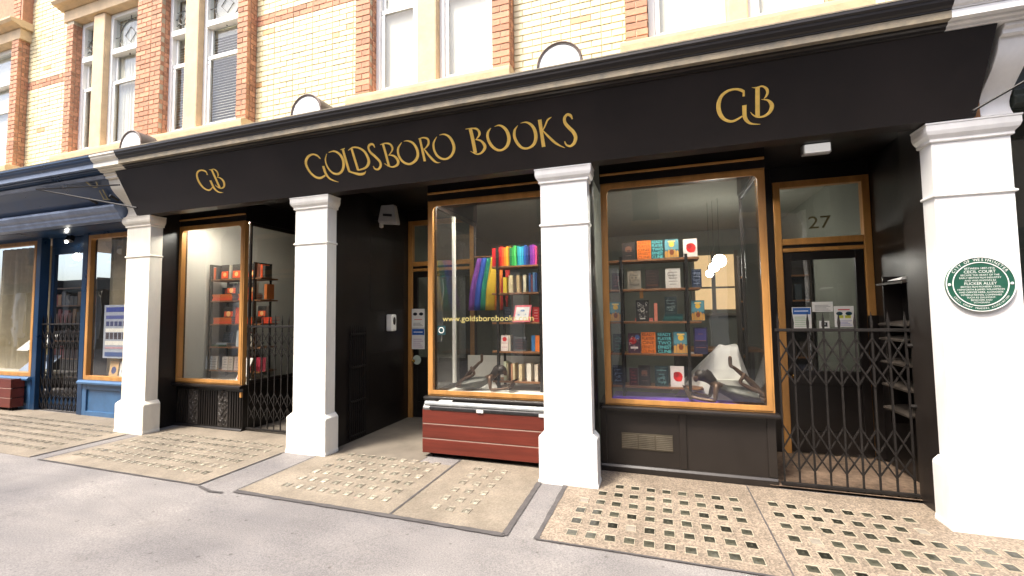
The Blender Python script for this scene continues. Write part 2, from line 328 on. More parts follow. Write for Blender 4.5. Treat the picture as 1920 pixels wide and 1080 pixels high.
joint([(-6.905, -1.1), (-6.915, -.1)], .022, 'thin dark joint right of the cream pillar base')
joint([(-7.15, -1.1), (-7.15, -.1)], .022, 'thin dark joint left of the cream pillar base')
joint([(-4.32, -1.14), (-4.1, -1.2), (-3.95, -1.19)], .03, 'short bitumen repair in the pavement')

# ================================================================ TERRACE BUILDING (upper storeys)
bld = thing('terrace_building', (-3, .35, 3.6), 'cream and red brick terrace storey above the shop cornices', 'building')
CW = .35; RW = .20
cream = [(-10.93, -9.55, 7.6), (-5.41, -3.58, 6.75), (-1.48, -.21, 5.75), (1.86, 6.4, 6.2)]
reds = [(-11.15, -10.93, 8.0), (-9.55, -9.36, 6.82), (-7.75, -7.18, 6.82), (-5.61, -5.41, 7.0), (-3.58, -3.35, 6.82), (-1.70, -1.48, 6.5), (-.21, .02, 6.0), (1.60, 1.86, 5.5)]
SEG = []
for a, b, zt in cream: SEG.append((a, b, CW, B(a - .005, b + .005, CW + .008, CW + .25, 3.7, 8.6).build('cream_wall', MORT, bld), MB()))
for a, b, zt in reds: SEG.append((a, b, RW, B(a + .008, b - .008, RW + .008, CW + .24, 4.44 if a > -11 else 3.9, 8.6).build('red_pier', MORT, bld), MB()))
def seg(x, y): return min((s for s in SEG if s[2] == y), key=lambda s: max(s[0] - x, x - s[1]))
CO = .0765; jt = .009
def brick_mesh(name, lx, ly, lz, M):
    e = .004
    mb = MB(); mb.rings([[(-lx / 2, ly, -lz / 2), (lx / 2, ly, -lz / 2), (lx / 2, ly, lz / 2), (-lx / 2, ly, lz / 2)],
                         [(-lx / 2, e, -lz / 2), (lx / 2, e, -lz / 2), (lx / 2, e, lz / 2), (-lx / 2, e, lz / 2)],
                         [(-lx / 2 + e, 0, -lz / 2 + e), (lx / 2 - e, 0, -lz / 2 + e), (lx / 2 - e, 0, lz / 2 - e), (-lx / 2 + e, 0, lz / 2 - e)]])
    return mb, M
bricks = []   # (center x, front y, z, length, depth, kind)
def fill(x0, x1, z0, z1, yf, kind, depth=.05, band=None):
    k = 0; z = z0
    while z + CO <= z1 + .001:
        x = x0 + .004; st = (k % 2 == 0); first = True
        while x < x1 - .02:
            ln = (.2175 if st else .1015); 
            if first and k % 2: ln = .1015
            ln = min(ln, x1 - x - .004)
            kk = kind
            if band and band[0] <= z + CO / 2 <= band[1]: kk = 'red'
            elif kind == 'cream' and random.random() < .012: kk = 'tan'
            bricks.append((x + ln / 2, yf, z + CO / 2, ln, depth, kk)); x += ln + jt; st = not st; first = False
        z += CO; k += 1
for a, b, zt in cream: fill(a, b, 4.0, zt, CW, 'cream', band=(5.94, 6.10) if a < -3 else None)
for a, b, zt in reds: fill(a, b, 4.465 if a > -11 else 4.0, zt, RW, 'red')
# side faces of the proud red piers (facing the windows and the cream wall): courses of returns
sides = []
for xs_, z1 in ((-11 + .07, 8.0), (-5.41, 7.0), (-1.48, 6.5), (1.86, 5.5), (-9.36, 6.82), (-7.18, 6.82), (-3.35, 6.82)):
    k = 0; z = 4.465
    while z + CO <= z1:
        sides.append((xs_, z + CO / 2, k)); z += CO; k += 1
TANB = mat('tan_brick', (.60, .36, .17), .5, var=.1, island=.1)
bm_ = {'cream': YEL, 'red': RED, 'tan': TANB}
def proj(p):
    v = Vector(p) - CAMLOC; d = v.dot(CF); return (960 + 819.73 * v.dot(CR) / d, 540 - 819.73 * v.dot(CU) / d, d) if d > 0 else (0, -999, 99)
vis = []
for i, b in enumerate(bricks):
    px = proj((b[0], b[1], b[2]))
    if -5 < px[1] and 0 < px[0] < 1925 and b[2] > 4.12: vis.append((px[2] / b[3], i))
vis.sort(); single = {i for _, i in vis[:300]}
cache = {}
for i, (x, y, z, ln, dp, kk) in enumerate(bricks):
    sg_ = seg(x, y)
    if i in single:
        key = (round(ln, 3), kk)
        if key not in cache:
            mb, M = brick_mesh('brick', round(ln, 3), dp, CO - jt, bm_[kk]); ob = mb.build('brick', M); cache[key] = ob.data; bpy.data.objects.remove(ob)
        place('brick', cache[key], (x, y + random.uniform(-.002, .002), z), sg_[3])
    else:
        mb, M = brick_mesh('b', ln, dp, CO - jt, None); dx = random.uniform(-.002, .002)
        sg_[4].m = {'cream': 0, 'red': 1, 'tan': 2}[kk]; sg_[4].add([(a + x, b + y + dx, c + z) for a, b, c in mb.v], mb.f)
for xs_, z, k in sides:
    sm_ = seg(xs_ - .05, RW)[4]; sm_.m = 1
    ye = CW - .002 if xs_ in (-5.41, -1.48, 1.86) or xs_ < -10 else CW + .02
    zz0, zz1 = z - CO / 2 + jt / 2, z + CO / 2 - jt / 2
    if k % 2: sm_.box(xs_ - .03, xs_ + .004, RW + .055, ye, zz0, zz1)
    else: sm_.box(xs_ - .03, xs_ + .004, RW + .055, RW + .095, zz0, zz1); sm_.box(xs_ - .03, xs_ + .0035, RW + .105, ye, zz0, zz1)
for a, b, y, o_, mb in SEG:
    if mb.f: o = mb.build('brickwork', [YEL, RED, TANB], o_); o['kind'] = 'stuff'
# stone dressings
def stone(name, mb, bev=.008): return mb.build(name, STONE, bld, bevel=bev)
for a, b in ((-9.62, -5.36), (-3.63, -1.45), (-.26, 1.90), (-14, -10.88)):
    mb = MB().profx([(.10, 4.30), (.085, 4.40), (.085, 4.435), (.13, 4.462), (.36, 4.462), (.36, 4.30)], a, b); stone('window_sill', mb, .006)
for a, b in ((-8.9, -8.61), (-6.72, -6.435), (-2.70, -2.43), (.76, .95)):
    stone('stone_mullion', B(a, b, .235, .5, 4.463, 6.82), .02)
for a, b in ((-9.62, -5.36), (-3.63, -1.45), (-.26, 1.90), (-14, -10.88)):
    stone('stone_lintel', B(a, b, .19, .5, 6.823, 7.02), .01)
    stone('string_moulding', MB().profx([(.18, 7.023), (.12, 7.05), (.06, 7.06), (.03, 7.10), (.03, 7.13), (.20, 7.16), (.36, 7.16), (.36, 7.023)], a - .05, b + .05), .004)
    B(a, b, RW + .01, CW + .2, 7.163, 8.6).build('red_parapet', RED, bld)
# sash windows
SLAT = mat('venetian_slat', (.80, .77, .66), .6, var=.05)
ROOMU = mat('upper_room_wall', (.22, .20, .16), .9, var=.1)
def sash(x0, x1, blind, z0=4.466, z1=6.82, lead=False):
    w = MB(); yf = .325
    for a, b in ((x0, x0 + .065), (x1 - .065, x1)): w.box(a, b, yf, yf + .10, z0, z1)
    w.box(x0 + .065, x1 - .065, yf, yf + .10, z0, z0 + .07); w.box(x0 + .065, x1 - .065, yf, yf + .10, z1 - .07, z1)
    w.box(x0 + .065, x1 - .065, yf - .02, yf + .10, 6.10, 6.19)                    # transom
    fr = w.build('sash_window', SASH, bld, bevel=.006)
    xi, xo = x0 + .066, x1 - .066
    s = MB(); s.box(xi, xo, yf + .055, yf + .09, 5.62, 5.69)
    for a, b in ((xi, xi + .045), (xo - .045, xo)): s.box(a, b, yf + .057, yf + .088, 5.691, 6.099)
    s.build('upper_sash', SASH, fr, bevel=.004)
    s = MB(); s.box(xi, xo, yf + .022, yf + .053, 5.60, 5.655); s.box(xi, xo, yf + .022, yf + .053, z0 + .071, z0 + .15)
    for a, b in ((xi, xi + .05), (xo - .05, xo)): s.box(a, b, yf + .023, yf + .052, z0 + .151, 5.599)
    for a in (xi + .005, xo - .03): s.tube([(a + .012, yf + .03, 5.60), (a + .012, yf + .03, 5.56), (a + .012, yf + .022, 5.53)], [.014, .016, .008], 8)   # sash horns
    s.build('lower_sash', SASH, fr, bevel=.004)
    B(xi + .045, xo - .045, yf + .07, yf + .075, 5.69, 6.10).build('pane', GLASS_DK, fr)
    B(xi + .05, xo - .05, yf + .036, yf + .041, z0 + .15, 5.60).build('pane', GLASS_DK, fr)
    B(xi, xo, yf + .05, yf + .055, 6.19, z1 - .07).build('pane', GLASS_DK, fr)
    if lead:
        s = MB(); cx = (xi + xo) / 2; zc = 6.42; r = (xo - xi) * .36
        s.tube([(cx + r * math.cos(a), yf + .045, zc + r * .95 * math.sin(a)) for a in [2 * math.pi * k / 18 for k in range(19)]], .009, 6)
        for a in range(8): s.tube([(cx + r * math.cos(a * .785), yf + .045, zc + r * math.sin(a * .785)), (cx + r * 1.7 * math.cos(a * .785), yf + .045, zc + r * 1.35 * math.sin(a * .785))], .007, 6)
        s.tube([(cx - r * .5, yf + .045, zc), (cx, yf + .045, zc + r * .5), (cx + r * .5, yf + .045, zc), (cx, yf + .045, zc - r * .5), (cx - r * .5, yf + .045, zc)], .006, 6)
        s.build('leaded_tracery', mat('lead_cames', (.12, .12, .11), .6), fr)
    if blind == 'roller': B(xi, xo, yf + .092, yf + .097, z0 + .08, 6.8).build('roller_blind', BLIND, fr)
    elif blind == 'half': B(xi + .02, xo, yf + .13, yf + .135, 4.9, 6.8).build('roller_blind', BLIND, fr)
    elif blind == 'slats':
        s = MB()
        for k in range(34): zz = z0 + .12 + k * .042; s.rings([[(xi, yf + .094, zz), (xi, yf + .124, zz + .024), (xi, yf + .126, zz + .021), (xi, yf + .096, zz - .003)], [(xo, yf + .094, zz), (xo, yf + .124, zz + .024), (xo, yf + .126, zz + .021), (xo, yf + .096, zz - .003)]])
        s.build('venetian_blind', SLAT, fr); B(xi, xo, yf + .13, yf + .134, 6.0, 6.78).build('roller_blind', BLIND, fr)
    elif blind == 'curtain':
        s = MB(); n = 24
        n = 60; s.smooth = True
        s.rings([[(xi + (xo - xi) * k / n, yf + .115 + .012 * math.sin(k * .9) + .006 * math.sin(k * 2.3), z) for k in range(n + 1)] for z in (z0 + .05, 6.75)], cap=False, close=False)
        s.build('curtain', BLIND, fr)
for a in ((-9.36, -8.9, 'curtain', 1), (-8.61, -7.75, 'curtain', 1), (-7.18, -6.72, 'slats', 1), (-6.435, -5.61, 'slats', 1), (-3.35, -2.70, 'roller', 0), (-2.43, -1.70, 'roller', 0), (.02, .76, 'roller', 0), (.95, 1.60, 'roller', 0), (-12.9, -11.15, 'roller', 0)):
    sash(a[0], a[1], a[2], lead=a[3])
# body behind the windows: rooms, roof
mb = MB(); mb.box(-14, 6.4, 1.6, 1.7, 3.8, 8.6); mb.box(-14, 6.4, CW + .26, 6.2, 8.605, 8.75); mb.box(-14, 6.4, CW + .26, 1.6, 3.81, 3.86)
mb.build('upper_room', ROOMU, bld)
# lead-capped ledge behind the cornice and arched vents standing on it above the pillars
B(-14, 6, -.40, CW + .004, 3.90, 3.955).build('ledge', mat('ledge_lead', (.36, .33, .27), .7, var=.2), bld)
for cx, lab in ((-.845, None), (-4.02, None), (-7.2, None)):
    y0, y1 = -.15, CW + .003; r = .235; zs = 4.195
    arc = lambda rr: [(cx - rr, 3.956)] + [(cx - rr * math.cos(R(a)), zs + rr * math.sin(R(a))) for a in range(0, 181, 12)] + [(cx + rr, 3.956)]
    o_, i_ = arc(r), arc(r - .026); n = len(o_)
    mb = MB(); mb.smooth = True
    mb.add([(x, y0, z) for x, z in o_] + [(x, y0, z) for x, z in i_] + [(x, y1, z) for x, z in o_] + [(x, y1, z) for x, z in i_],
           [f for k in range(n - 1) for f in ((k, k + 1, n + k + 1, n + k), (k + 1, k, 2 * n + k, 2 * n + k + 1), (n + k, n + k + 1, 3 * n + k + 1, 3 * n + k))])
    hd = mb.build('arched_vent', mat('grey_brown_metal', (.10, .085, .075), .5, var=.2, vscale=8), bld, sharp=50)
    i2 = arc(r - .028); mb = MB().profy([(x, z) for x, z in i2], y0 + .006, y0 + .03); mb.build('vent_face', WHITE, hd)
    mb = MB().tube([(x, y0 + .004, z) for x, z in arc(r - .008)], .012, 6); mb.build('vent_rim', mat('rusty_rim', (.13, .09, .07), .6), hd)

# ================================================================ BOOKSHOP FRONT
shop = thing('bookshop_front', (-2.4, .5, 0), 'black bookshop front with gold lettering and white pillars', 'shopfront')
FY0, FZ0, FY1, FZ1 = -.06, 3.19, -.35, 3.76            # foot and head of the leaning fascia board
FX0, FX1 = -7.16, 2.43
fl = math.hypot(FY1 - FY0, FZ1 - FZ0); TV = Vector((0, (FY1 - FY0) / fl, (FZ1 - FZ0) / fl)); NV = Vector((1, 0, 0)).cross(TV)
fasc = MB().profx([(FY0, FZ0), (FY1, FZ1), (FY1 + .3, FZ1 + .01), (FY0 + .16, FZ0)], FX0, FX1).build('fascia', FASC, shop, bevel=.004)
fasc['label'] = 'black leaning fascia board with gold letters'
# cornice profile (y,z)
CP_top = [(-.30, 3.953), (-.505, 3.972), (-.505, 3.945), (-.490, 3.935), (-.487, 3.915), (-.470, 3.890), (-.452, 3.878), (-.452, 3.868), (-.30, 3.866)]
CP_cor = [(-.30, 3.864), (-.445, 3.864), (-.445, 3.808), (-.30, 3.808)]
CP_bed = [(-.20, 3.806), (-.395, 3.806), (-.392, 3.792), (-.372, 3.784), (-.366, 3.766), (-.352, 3.763), (-.20, 3.763)]
def cornice(parent, x0, x1, Mt, Mc, Mb, name='cornice'):
    c = MB().profx(CP_top, x0, x1).build(name, Mt, parent, bevel=.003, seg=1)
    MB().profx(CP_cor, x0, x1).build('corona_band', Mc, c); MB().profx(CP_bed, x0, x1).build('bed_moulding', Mb, c)
    B(x0, x1, -.508, -.44, 3.9725, 3.984).build('ledge_flashing', LEADC, c)
    return c
cornice(shop, -6.93, 2.12, DARKP, LEADC, DARKP)
cornice(shop, 2.12, 2.75, WHITE, WHITE, WHITE)['label'] = 'white painted end of the cornice'
cornice(shop, -7.45, -6.93, CREAM, CREAM, CREAM)['label'] = 'cream painted end of the cornice'
# gold letters, drawn as broad-nib strokes on the board
LETTERS = {
 'G': [[(-3.706,0.4,0.0129),(-3.736,0.439,0.0215),(-3.794,0.461,0.0194),(-3.868,0.443,0.0283),(-3.923,0.392,0.033),(-3.932,0.334,0.0332),(-3.907,0.257,0.0312),(-3.854,0.201,0.0268),(-3.787,0.184,0.0244),(-3.711,0.206,0.0198)],[(-3.699,0.315,0.0325),(-3.696,0.229,0.0328),(-3.665,0.166,0.0242),(-3.606,0.13,0.0142),(-3.553,0.11,0.0033)]],
 'O': [[(-3.598,0.444,0.0063),(-3.642,0.378,0.0171),(-3.644,0.301,0.0216),(-3.609,0.234,0.0238),(-3.543,0.202,0.0238),(-3.47,0.223,0.0278),(-3.418,0.285,0.0338),(-3.403,0.359,0.0356),(-3.428,0.419,0.0292),(-3.484,0.459,0.0188),(-3.565,0.456,0.0063)]],
 'L': [[(-3.394,0.465,0.0083),(-3.333,0.473,0.0082)],[(-3.363,0.469,0.0309),(-3.366,0.365,0.0334),(-3.364,0.221,0.0318)],[(-3.371,0.22,0.0233),(-3.311,0.191,0.0211),(-3.238,0.167,0.0294),(-3.174,0.169,0.023),(-3.139,0.194,0.0042)]],
 'D': [[(-3.246,0.462,0.0285),(-3.244,0.35,0.0309),(-3.239,0.215,0.0314)],[(-3.295,0.445,0.0062),(-3.226,0.469,0.0162),(-3.152,0.455,0.0202),(-3.089,0.406,0.0282),(-3.064,0.329,0.0345),(-3.077,0.274,0.0348),(-3.137,0.229,0.0227),(-3.239,0.215,0.0146)]],
 'S': [[(-2.943,0.432,0.0099),(-2.953,0.466,0.0217),(-2.99,0.473,0.0238),(-3.024,0.443,0.0259),(-3.016,0.392,0.0281),(-2.967,0.336,0.0301),(-2.925,0.275,0.0302),(-2.929,0.229,0.0283),(-2.973,0.195,0.0224),(-3.014,0.206,0.0184),(-3.025,0.238,0.0102)]],
 'B': [[(-2.829,0.462,0.0293),(-2.824,0.337,0.0297),(-2.824,0.212,0.0301)],[(-2.866,0.454,0.0059),(-2.798,0.46,0.0136),(-2.743,0.444,0.0213),(-2.723,0.406,0.0252),(-2.738,0.372,0.0176),(-2.784,0.335,0.0079)],[(-2.795,0.333,0.0059),(-2.733,0.317,0.0216),(-2.694,0.267,0.0334),(-2.706,0.222,0.0297),(-2.767,0.2,0.02),(-2.823,0.213,0.014),(-2.87,0.249,0.005)]],
 'O.1': [[(-2.592,0.443,0.0057),(-2.653,0.388,0.0232),(-2.668,0.318,0.0273),(-2.64,0.247,0.0274),(-2.571,0.207,0.0235),(-2.493,0.225,0.0271),(-2.436,0.281,0.0325),(-2.428,0.351,0.0322),(-2.457,0.417,0.0264),(-2.515,0.45,0.0151),(-2.564,0.452,0.0038)]],
 'R': [[(-2.365,0.453,0.026),(-2.365,0.353,0.0282),(-2.365,0.215,0.0306)],[(-2.383,0.453,0.0075),(-2.318,0.458,0.0148),(-2.273,0.437,0.024),(-2.274,0.393,0.0241),(-2.314,0.355,0.015),(-2.348,0.342,0.0056)],[(-2.343,0.347,0.0113),(-2.304,0.274,0.0245),(-2.258,0.211,0.0265),(-2.224,0.185,0.0142),(-2.184,0.18,0.0028)]],
 'O.2': [[(-2.163,0.446,0.0055),(-2.215,0.386,0.0221),(-2.224,0.309,0.0261),(-2.19,0.239,0.0262),(-2.117,0.208,0.0205),(-2.041,0.234,0.0258),(-1.993,0.298,0.0328),(-1.992,0.366,0.0325),(-2.022,0.429,0.0252),(-2.073,0.46,0.0144),(-2.129,0.46,0.0036)]],
 'B.1': [[(-1.768,0.474,0.0383),(-1.761,0.362,0.0388),(-1.76,0.23,0.0394)],[(-1.82,0.478,0.0056),(-1.749,0.476,0.0125),(-1.699,0.463,0.0208),(-1.676,0.427,0.0277),(-1.686,0.396,0.0209),(-1.725,0.363,0.007)],[(-1.733,0.362,0.0056),(-1.677,0.344,0.021),(-1.642,0.293,0.0323),(-1.653,0.254,0.0283),(-1.702,0.219,0.0185),(-1.755,0.219,0.0129),(-1.809,0.254,0.0043)]],
 'O.3': [[(-1.541,0.453,0.0041),(-1.583,0.412,0.0248),(-1.594,0.354,0.0305),(-1.569,0.284,0.0321),(-1.519,0.234,0.0252),(-1.462,0.224,0.0209),(-1.402,0.256,0.0303),(-1.37,0.318,0.0368),(-1.374,0.384,0.0351),(-1.404,0.436,0.0269),(-1.45,0.465,0.0148),(-1.501,0.46,0.0027)]],
 'O.4': [[(-1.257,0.437,0.004),(-1.297,0.393,0.0241),(-1.307,0.329,0.0297),(-1.282,0.261,0.0299),(-1.239,0.216,0.0231),(-1.176,0.208,0.0203),(-1.116,0.24,0.0294),(-1.087,0.301,0.0357),(-1.091,0.371,0.0341),(-1.121,0.426,0.0261),(-1.169,0.455,0.0144),(-1.224,0.455,0.0026)]],
 'K': [[(-1.028,0.46,0.0374),(-1.024,0.331,0.0341),(-1.02,0.2,0.0386)],[(-0.91,0.466,0.0064),(-0.948,0.446,0.0166),(-0.982,0.394,0.0142),(-1.009,0.357,0.0091)],[(-1.009,0.355,0.0104),(-0.958,0.29,0.0222),(-0.904,0.229,0.0236),(-0.854,0.191,0.0144),(-0.808,0.164,0.002)]],
 'S.1': [[(-0.707,0.419,0.0113),(-0.72,0.453,0.0249),(-0.751,0.467,0.0225),(-0.78,0.441,0.0277),(-0.781,0.398,0.0304),(-0.75,0.35,0.033),(-0.709,0.301,0.0343),(-0.691,0.249,0.0345),(-0.709,0.201,0.0309),(-0.748,0.174,0.0221),(-0.787,0.188,0.0169),(-0.804,0.225,0.0104)]],
 'G.1': [[(0.781,0.434,0.0216),(0.75,0.453,0.0216),(0.707,0.464,0.0173),(0.652,0.457,0.0218),(0.606,0.423,0.0273),(0.586,0.368,0.0334),(0.589,0.309,0.035),(0.615,0.251,0.0298),(0.655,0.216,0.0226),(0.7,0.203,0.0203),(0.742,0.215,0.017),(0.778,0.235,0.0115)],[(0.782,0.444,0.0112),(0.781,0.396,0.0191)],[(0.791,0.324,0.035),(0.794,0.262,0.0336),(0.8,0.221,0.032),(0.821,0.186,0.0249),(0.856,0.161,0.0151),(0.923,0.148,0.0018)]],
 'B.2': [[(0.885,0.455,0.034),(0.898,0.219,0.0352)],[(0.842,0.457,0.0026),(0.875,0.45,0.0111),(0.92,0.454,0.0127),(0.954,0.429,0.0203),(0.964,0.398,0.0213),(0.954,0.37,0.0154),(0.938,0.353,0.0043)],[(0.92,0.351,0.0026),(0.968,0.337,0.0154),(0.999,0.302,0.0301),(1.003,0.267,0.0328),(0.983,0.23,0.0243),(0.943,0.209,0.0175),(0.896,0.212,0.0132),(0.861,0.234,0.0097),(0.84,0.261,0.0022)]],
}

def crs(pts, n=7):
    out = []
    for i in range(len(pts) - 1):
        p0 = pts[max(i - 1, 0)]; p1 = pts[i]; p2 = pts[i + 1]; p3 = pts[min(i + 2, len(pts) - 1)]
        for k in range(n):
            t = k / n; out.append(tuple(.5 * ((2 * b) + (-a + c) * t + (2 * a - 5 * b + 4 * c - d) * t * t + (-a + 3 * b - 3 * c + d) * t ** 3) for a, b, c, d in zip(p0, p1, p2, p3)))
    out.append(pts[-1]); return out
def on_fascia(x, t, h): return Vector((x, FY0, FZ0)) + TV * t + NV * h
def letter(name, strokes, dx=0, dt=0, parent=None, h0=.001):
    mb = MB()
    for si, st in enumerate(strokes):
        h = .004 + .0007 * si
        pts = crs([(a + dx, b + dt, c) for a, b, c in st]) if len(st) > 2 else [(a + dx, b + dt, c) for a, b, c in st]
        rs = []
        for i, (x, t, w_) in enumerate(pts):
            a = pts[max(i - 1, 0)]; b = pts[min(i + 1, len(pts) - 1)]; d = Vector((b[0] - a[0], b[1] - a[1])); d.normalize(); nn = Vector((-d.y, d.x)) * max(w_, .004) / 2
            rs.append([on_fascia(x + nn.x, t + nn.y, h0), on_fascia(x + nn.x * .8, t + nn.y * .8, h), on_fascia(x - nn.x * .8, t - nn.y * .8, h), on_fascia(x - nn.x, t - nn.y, h0)])
        mb.rings(rs)
    return mb.build(name, GOLDL, parent or fasc)
for k, st in LETTERS.items(): letter('gold_letter', st)
for k in ('G.1', 'B.2'): letter('gold_letter', LETTERS[k], -6.298, .012)
# ---- pillars
SHAFT_TOP = 3.05
def pil(L_, R_, M, lab, zg):
    s = MB().pillar(L_, R_, 0, .17, [(0, .50), (0, SHAFT_TOP)]).build('pillar', M, shop, bevel=.006); s['label'] = lab
    MB().pillar(L_, R_, 0, .18, [(.055, zg - .06), (.055, zg + .025), (.048, zg + .05), (.048, .445), (.044, .462), (.004, .505)]).build('plinth', M, s, bevel=.008)
    MB().pillar(L_, R_, 0, .175, [(.002, 2.583), (.014, 2.590), (.014, 2.604), (.002, 2.612)]).build('neck_band', M, s, bevel=.002)
    MB().pillar(L_, R_, 0, .18, [(.004, 3.030), (.016, 3.036), (.016, 3.058), (.022, 3.066), (.038, 3.088), (.045, 3.110), (.047, 3.118), (.047, 3.165), (.052, 3.168), (.052, 3.182)]).build('capital', M, s, bevel=.002)
    return s
pil(-7.4545, -6.948, CREAM, 'cream pillar between the blue shop and the black shop', gz(-7.2))
pil(-4.3026, -3.8086, OFFWH, 'off-white pillar left of the open doorway', gz(-4))
pil(-1.1017, -.6158, WHITE, 'white pillar between the planter window and the right window', gz(-.86))
p4 = pil(2.1681, 2.665, WHITE, 'white end pillar carrying the green plaque', gz(2.4))
# scroll consoles beside the fascia ends
def console(x0, x1, M, lab):
    pr = []
    for k in range(15):
        t = k / 14; z = 3.186 + t * .50; y = -.045 - .23 * (t ** 1.6) - .055 * math.sin(t * math.pi * 2.0 + math.pi) * (1 - .3 * t)
        pr.append((y, z))
    pr += [(-.31, 3.69), (-.31, 3.72), (-.335, 3.735), (-.335, 3.7625), (.05, 3.7625), (.05, 3.186)]
    o = MB(); o.smooth = True; o.profx(pr, x0, x1); o = o.build('console', M, shop, bevel=.004); o['label'] = lab; return o
console(-7.43, -7.185, CREAM, 'cream scroll console at the left end of the fascia')
console(2.475, 2.665, WHITE, 'white scroll console at the right end of the fascia')
B(2.432, 2.474, -.03, .06, 3.188, 3.70).build('raw_wood_end', mat('raw_wood', (.34, .15, .05), .7, var=.4, vscale=12), shop)['label'] = 'bare brown wood at the right fascia end'
# black returns behind the pillars, party walls, soffit and head boards
def blk(name, x0, x1, y0, y1, z0, z1, M=BLACK, bev=.004, lab=None):
    o = B(x0, x1, y0, y1, z0, z1).build(name, M, shop, bevel=bev)
    if lab: o['label'] = lab
    return o
blk('side_wall', -7.42, -7.065, .172, .62, -.1, 3.42)
blk('side_wall', -4.29, -3.872, .172, 2.02, -.1, 3.42, lab='black panelled side wall of the middle doorway')
blk('side_wall', -1.09, -.628, .172, .60, -.1, 3.42)
blk('side_wall', 2.180, 2.62, .172, .52, -.1, 3.42, DARKP)
blk('side_wall', 2.375, 2.62, .521, 1.75, -.1, 3.42, BLACK)
blk('soffit', -7.42, 2.62, .10, 2.0, 3.425, 3.47)
# inset mouldings on the big black side wall
for (ya, yb, za, zb) in ((.95, 1.85, 1.75, 2.9), (.95, 1.85, .35, 1.15)):
    mb = MB(); x = -3.868
    for q in ((ya, yb, za, za + .03), (ya, yb, zb - .03, zb), (ya, ya + .03, za + .03, zb - .03), (yb - .03, yb, za + .03, zb - .03)): mb.box(-3.8715, x, q[0], q[1], q[2], q[3])
    mb.build('panel_moulding', BLACK, shop, bevel=.003)
# ---- shop windows
YG = .545
def gold_bead(x0, x1, z, parent): B(x0, x1, .474, .4995, z, z + .022).build('gold_bead', GOLDF, parent, bevel=.003)
def shop_window(x0, x1, lab, z0=.70, z1=3.115, w=.055):
    mb = MB(); rframe(mb, x0, x1, z0, z1, w, .49, .56, .05); f = mb.build('display_window', GOLDF, shop, bevel=.004); f['label'] = lab
    mb = MB(); rframe(mb, x0 + .02, x1 - .02, z0 + .02, z1 - .02, w - .005, .482, .4895, .06); mb.build('inner_moulding', GOLDF, f, bevel=.002)
    B(x0 + w - .004, x1 - w + .004, YG, YG + .006, z0 + w - .004, z1 - w + .004).build('pane', GLASS, f)
    blk('head_board', x0 - .01, x1 + .012, .50, .60, z1 + .001, 3.424)
    gold_bead(x0, x1, 3.20, shop); 
    mb = MB().profx([(.435, .655), (.43, .672), (.435, .69), (.455, .699), (.60, .699), (.60, .655)], x0 - .03, x1 + .03); mb.build('sill', BLACK, f, bevel=.003)
    return f
w3 = shop_window(-.54, 1.075, 'right display window in a golden frame, above the vented stall riser')
w2 = shop_window(-2.69, -1.10, 'middle display window in a golden frame behind the planter')
w1 = shop_window(-7.07, -5.715, 'left display window in a golden frame with a glazed return')
def stallriser(x0, x1, M, lab):
    s = B(x0, x1, .515, .60, -.05, .654).build('stall_riser', M, shop); s['label'] = lab
    mb = MB(); mb.profx([(.4825, -.05), (.4825, .055), (.50, .075), (.5145, .08), (.5145, -.05)], x0, x1); mb.build('skirting', M, s, bevel=.003)
    return s
s3 = stallriser(-.60, 1.075, DARKP, 'brown-black stall riser with a vent below the right window')
for a, b in ((-.60, -.535), (.20, .265), (1.0, 1.075)): B(a, b, .4995, .5145, .082, .652).build('stile', DARKP, s3, bevel=.003)
for a, b in ((-.533, .198), (.267, .998)): B(a, b, .4995, .5145, .605, .652).build('rail', DARKP, s3, bevel=.003)
# vent grille
v = B(-.38, .135, .5075, .5147, .245, .412).build('vent_grille', mat('vent_brass', (.10, .085, .06), .45, metal=.4, var=.3), s3)
mb = MB()
for a, b in ((-.375, -.215), (-.205, -.045), (-.03, .13)):
    for k in range(8): z = .258 + k * .0185; mb.box(a, b, .502, .5073, z, z + (.010 if a > -.1 else .008))
mb.build('louvre', mat('vent_louvre', (.17, .15, .115), .4, metal=.5, var=.3), s3)
s2 = stallriser(-2.69, -1.10, DARKP, 'black stall riser hidden behind the wooden planter')
s1 = stallriser(-7.07, -5.715, BLACK, 'black stall riser with ornamental iron strips below the left window')
for x in [-7.02 + k * .047 for k in range(28)]:
    if -6.80 < x < -6.58 or -6.2 < x < -5.98: continue
    MB().profz([(x - .014, .514), (x - .010, .500), (x + .010, .500), (x + .014, .514)], .09, .60).build('flute', BLACK, s1)
def scrolls(x0, x1, z0, z1, y, parent):
    mb = MB(); mb.box(x0, x1, y + .006, y + .0135, z0, z1)
    n = 5; h = (z1 - z0) / n
    for k in range(n):
        zc = z0 + h * (k + .5)
        for sg in (-1, 1):
            cx = (x0 + x1) / 2 + sg * (x1 - x0) * .22
            mb.tube([(cx + sg * (.042 - .0028 * i) * math.cos(i * .62), y + .002, zc + (.046 - .003 * i) * math.sin(i * .62 + k)) for i in range(13)], .0065, 5)
        mb.ball(((x0 + x1) / 2, y + .002, zc + h / 2), .016, .012, .02, 8, 5)
        mb.tube([((x0 + x1) / 2, y + .003, zc - h / 2), ((x0 + x1) / 2 + .02 * (-1) ** k, y, zc), ((x0 + x1) / 2, y + .003, zc + h / 2)], .008, 5)
    mb.build('ornamental_strip', mat('cast_iron', (.05, .044, .04), .42, metal=.3, var=.3, vscale=20), parent)
scrolls(-6.79, -6.59, .09, .60, .499, s1); scrolls(-6.19, -5.99, .09, .60, .499, s1)
B(-5.735, -5.70, .47, .50, .53, .60).build('brass_lock', GOLDF, s1, bevel=.006)
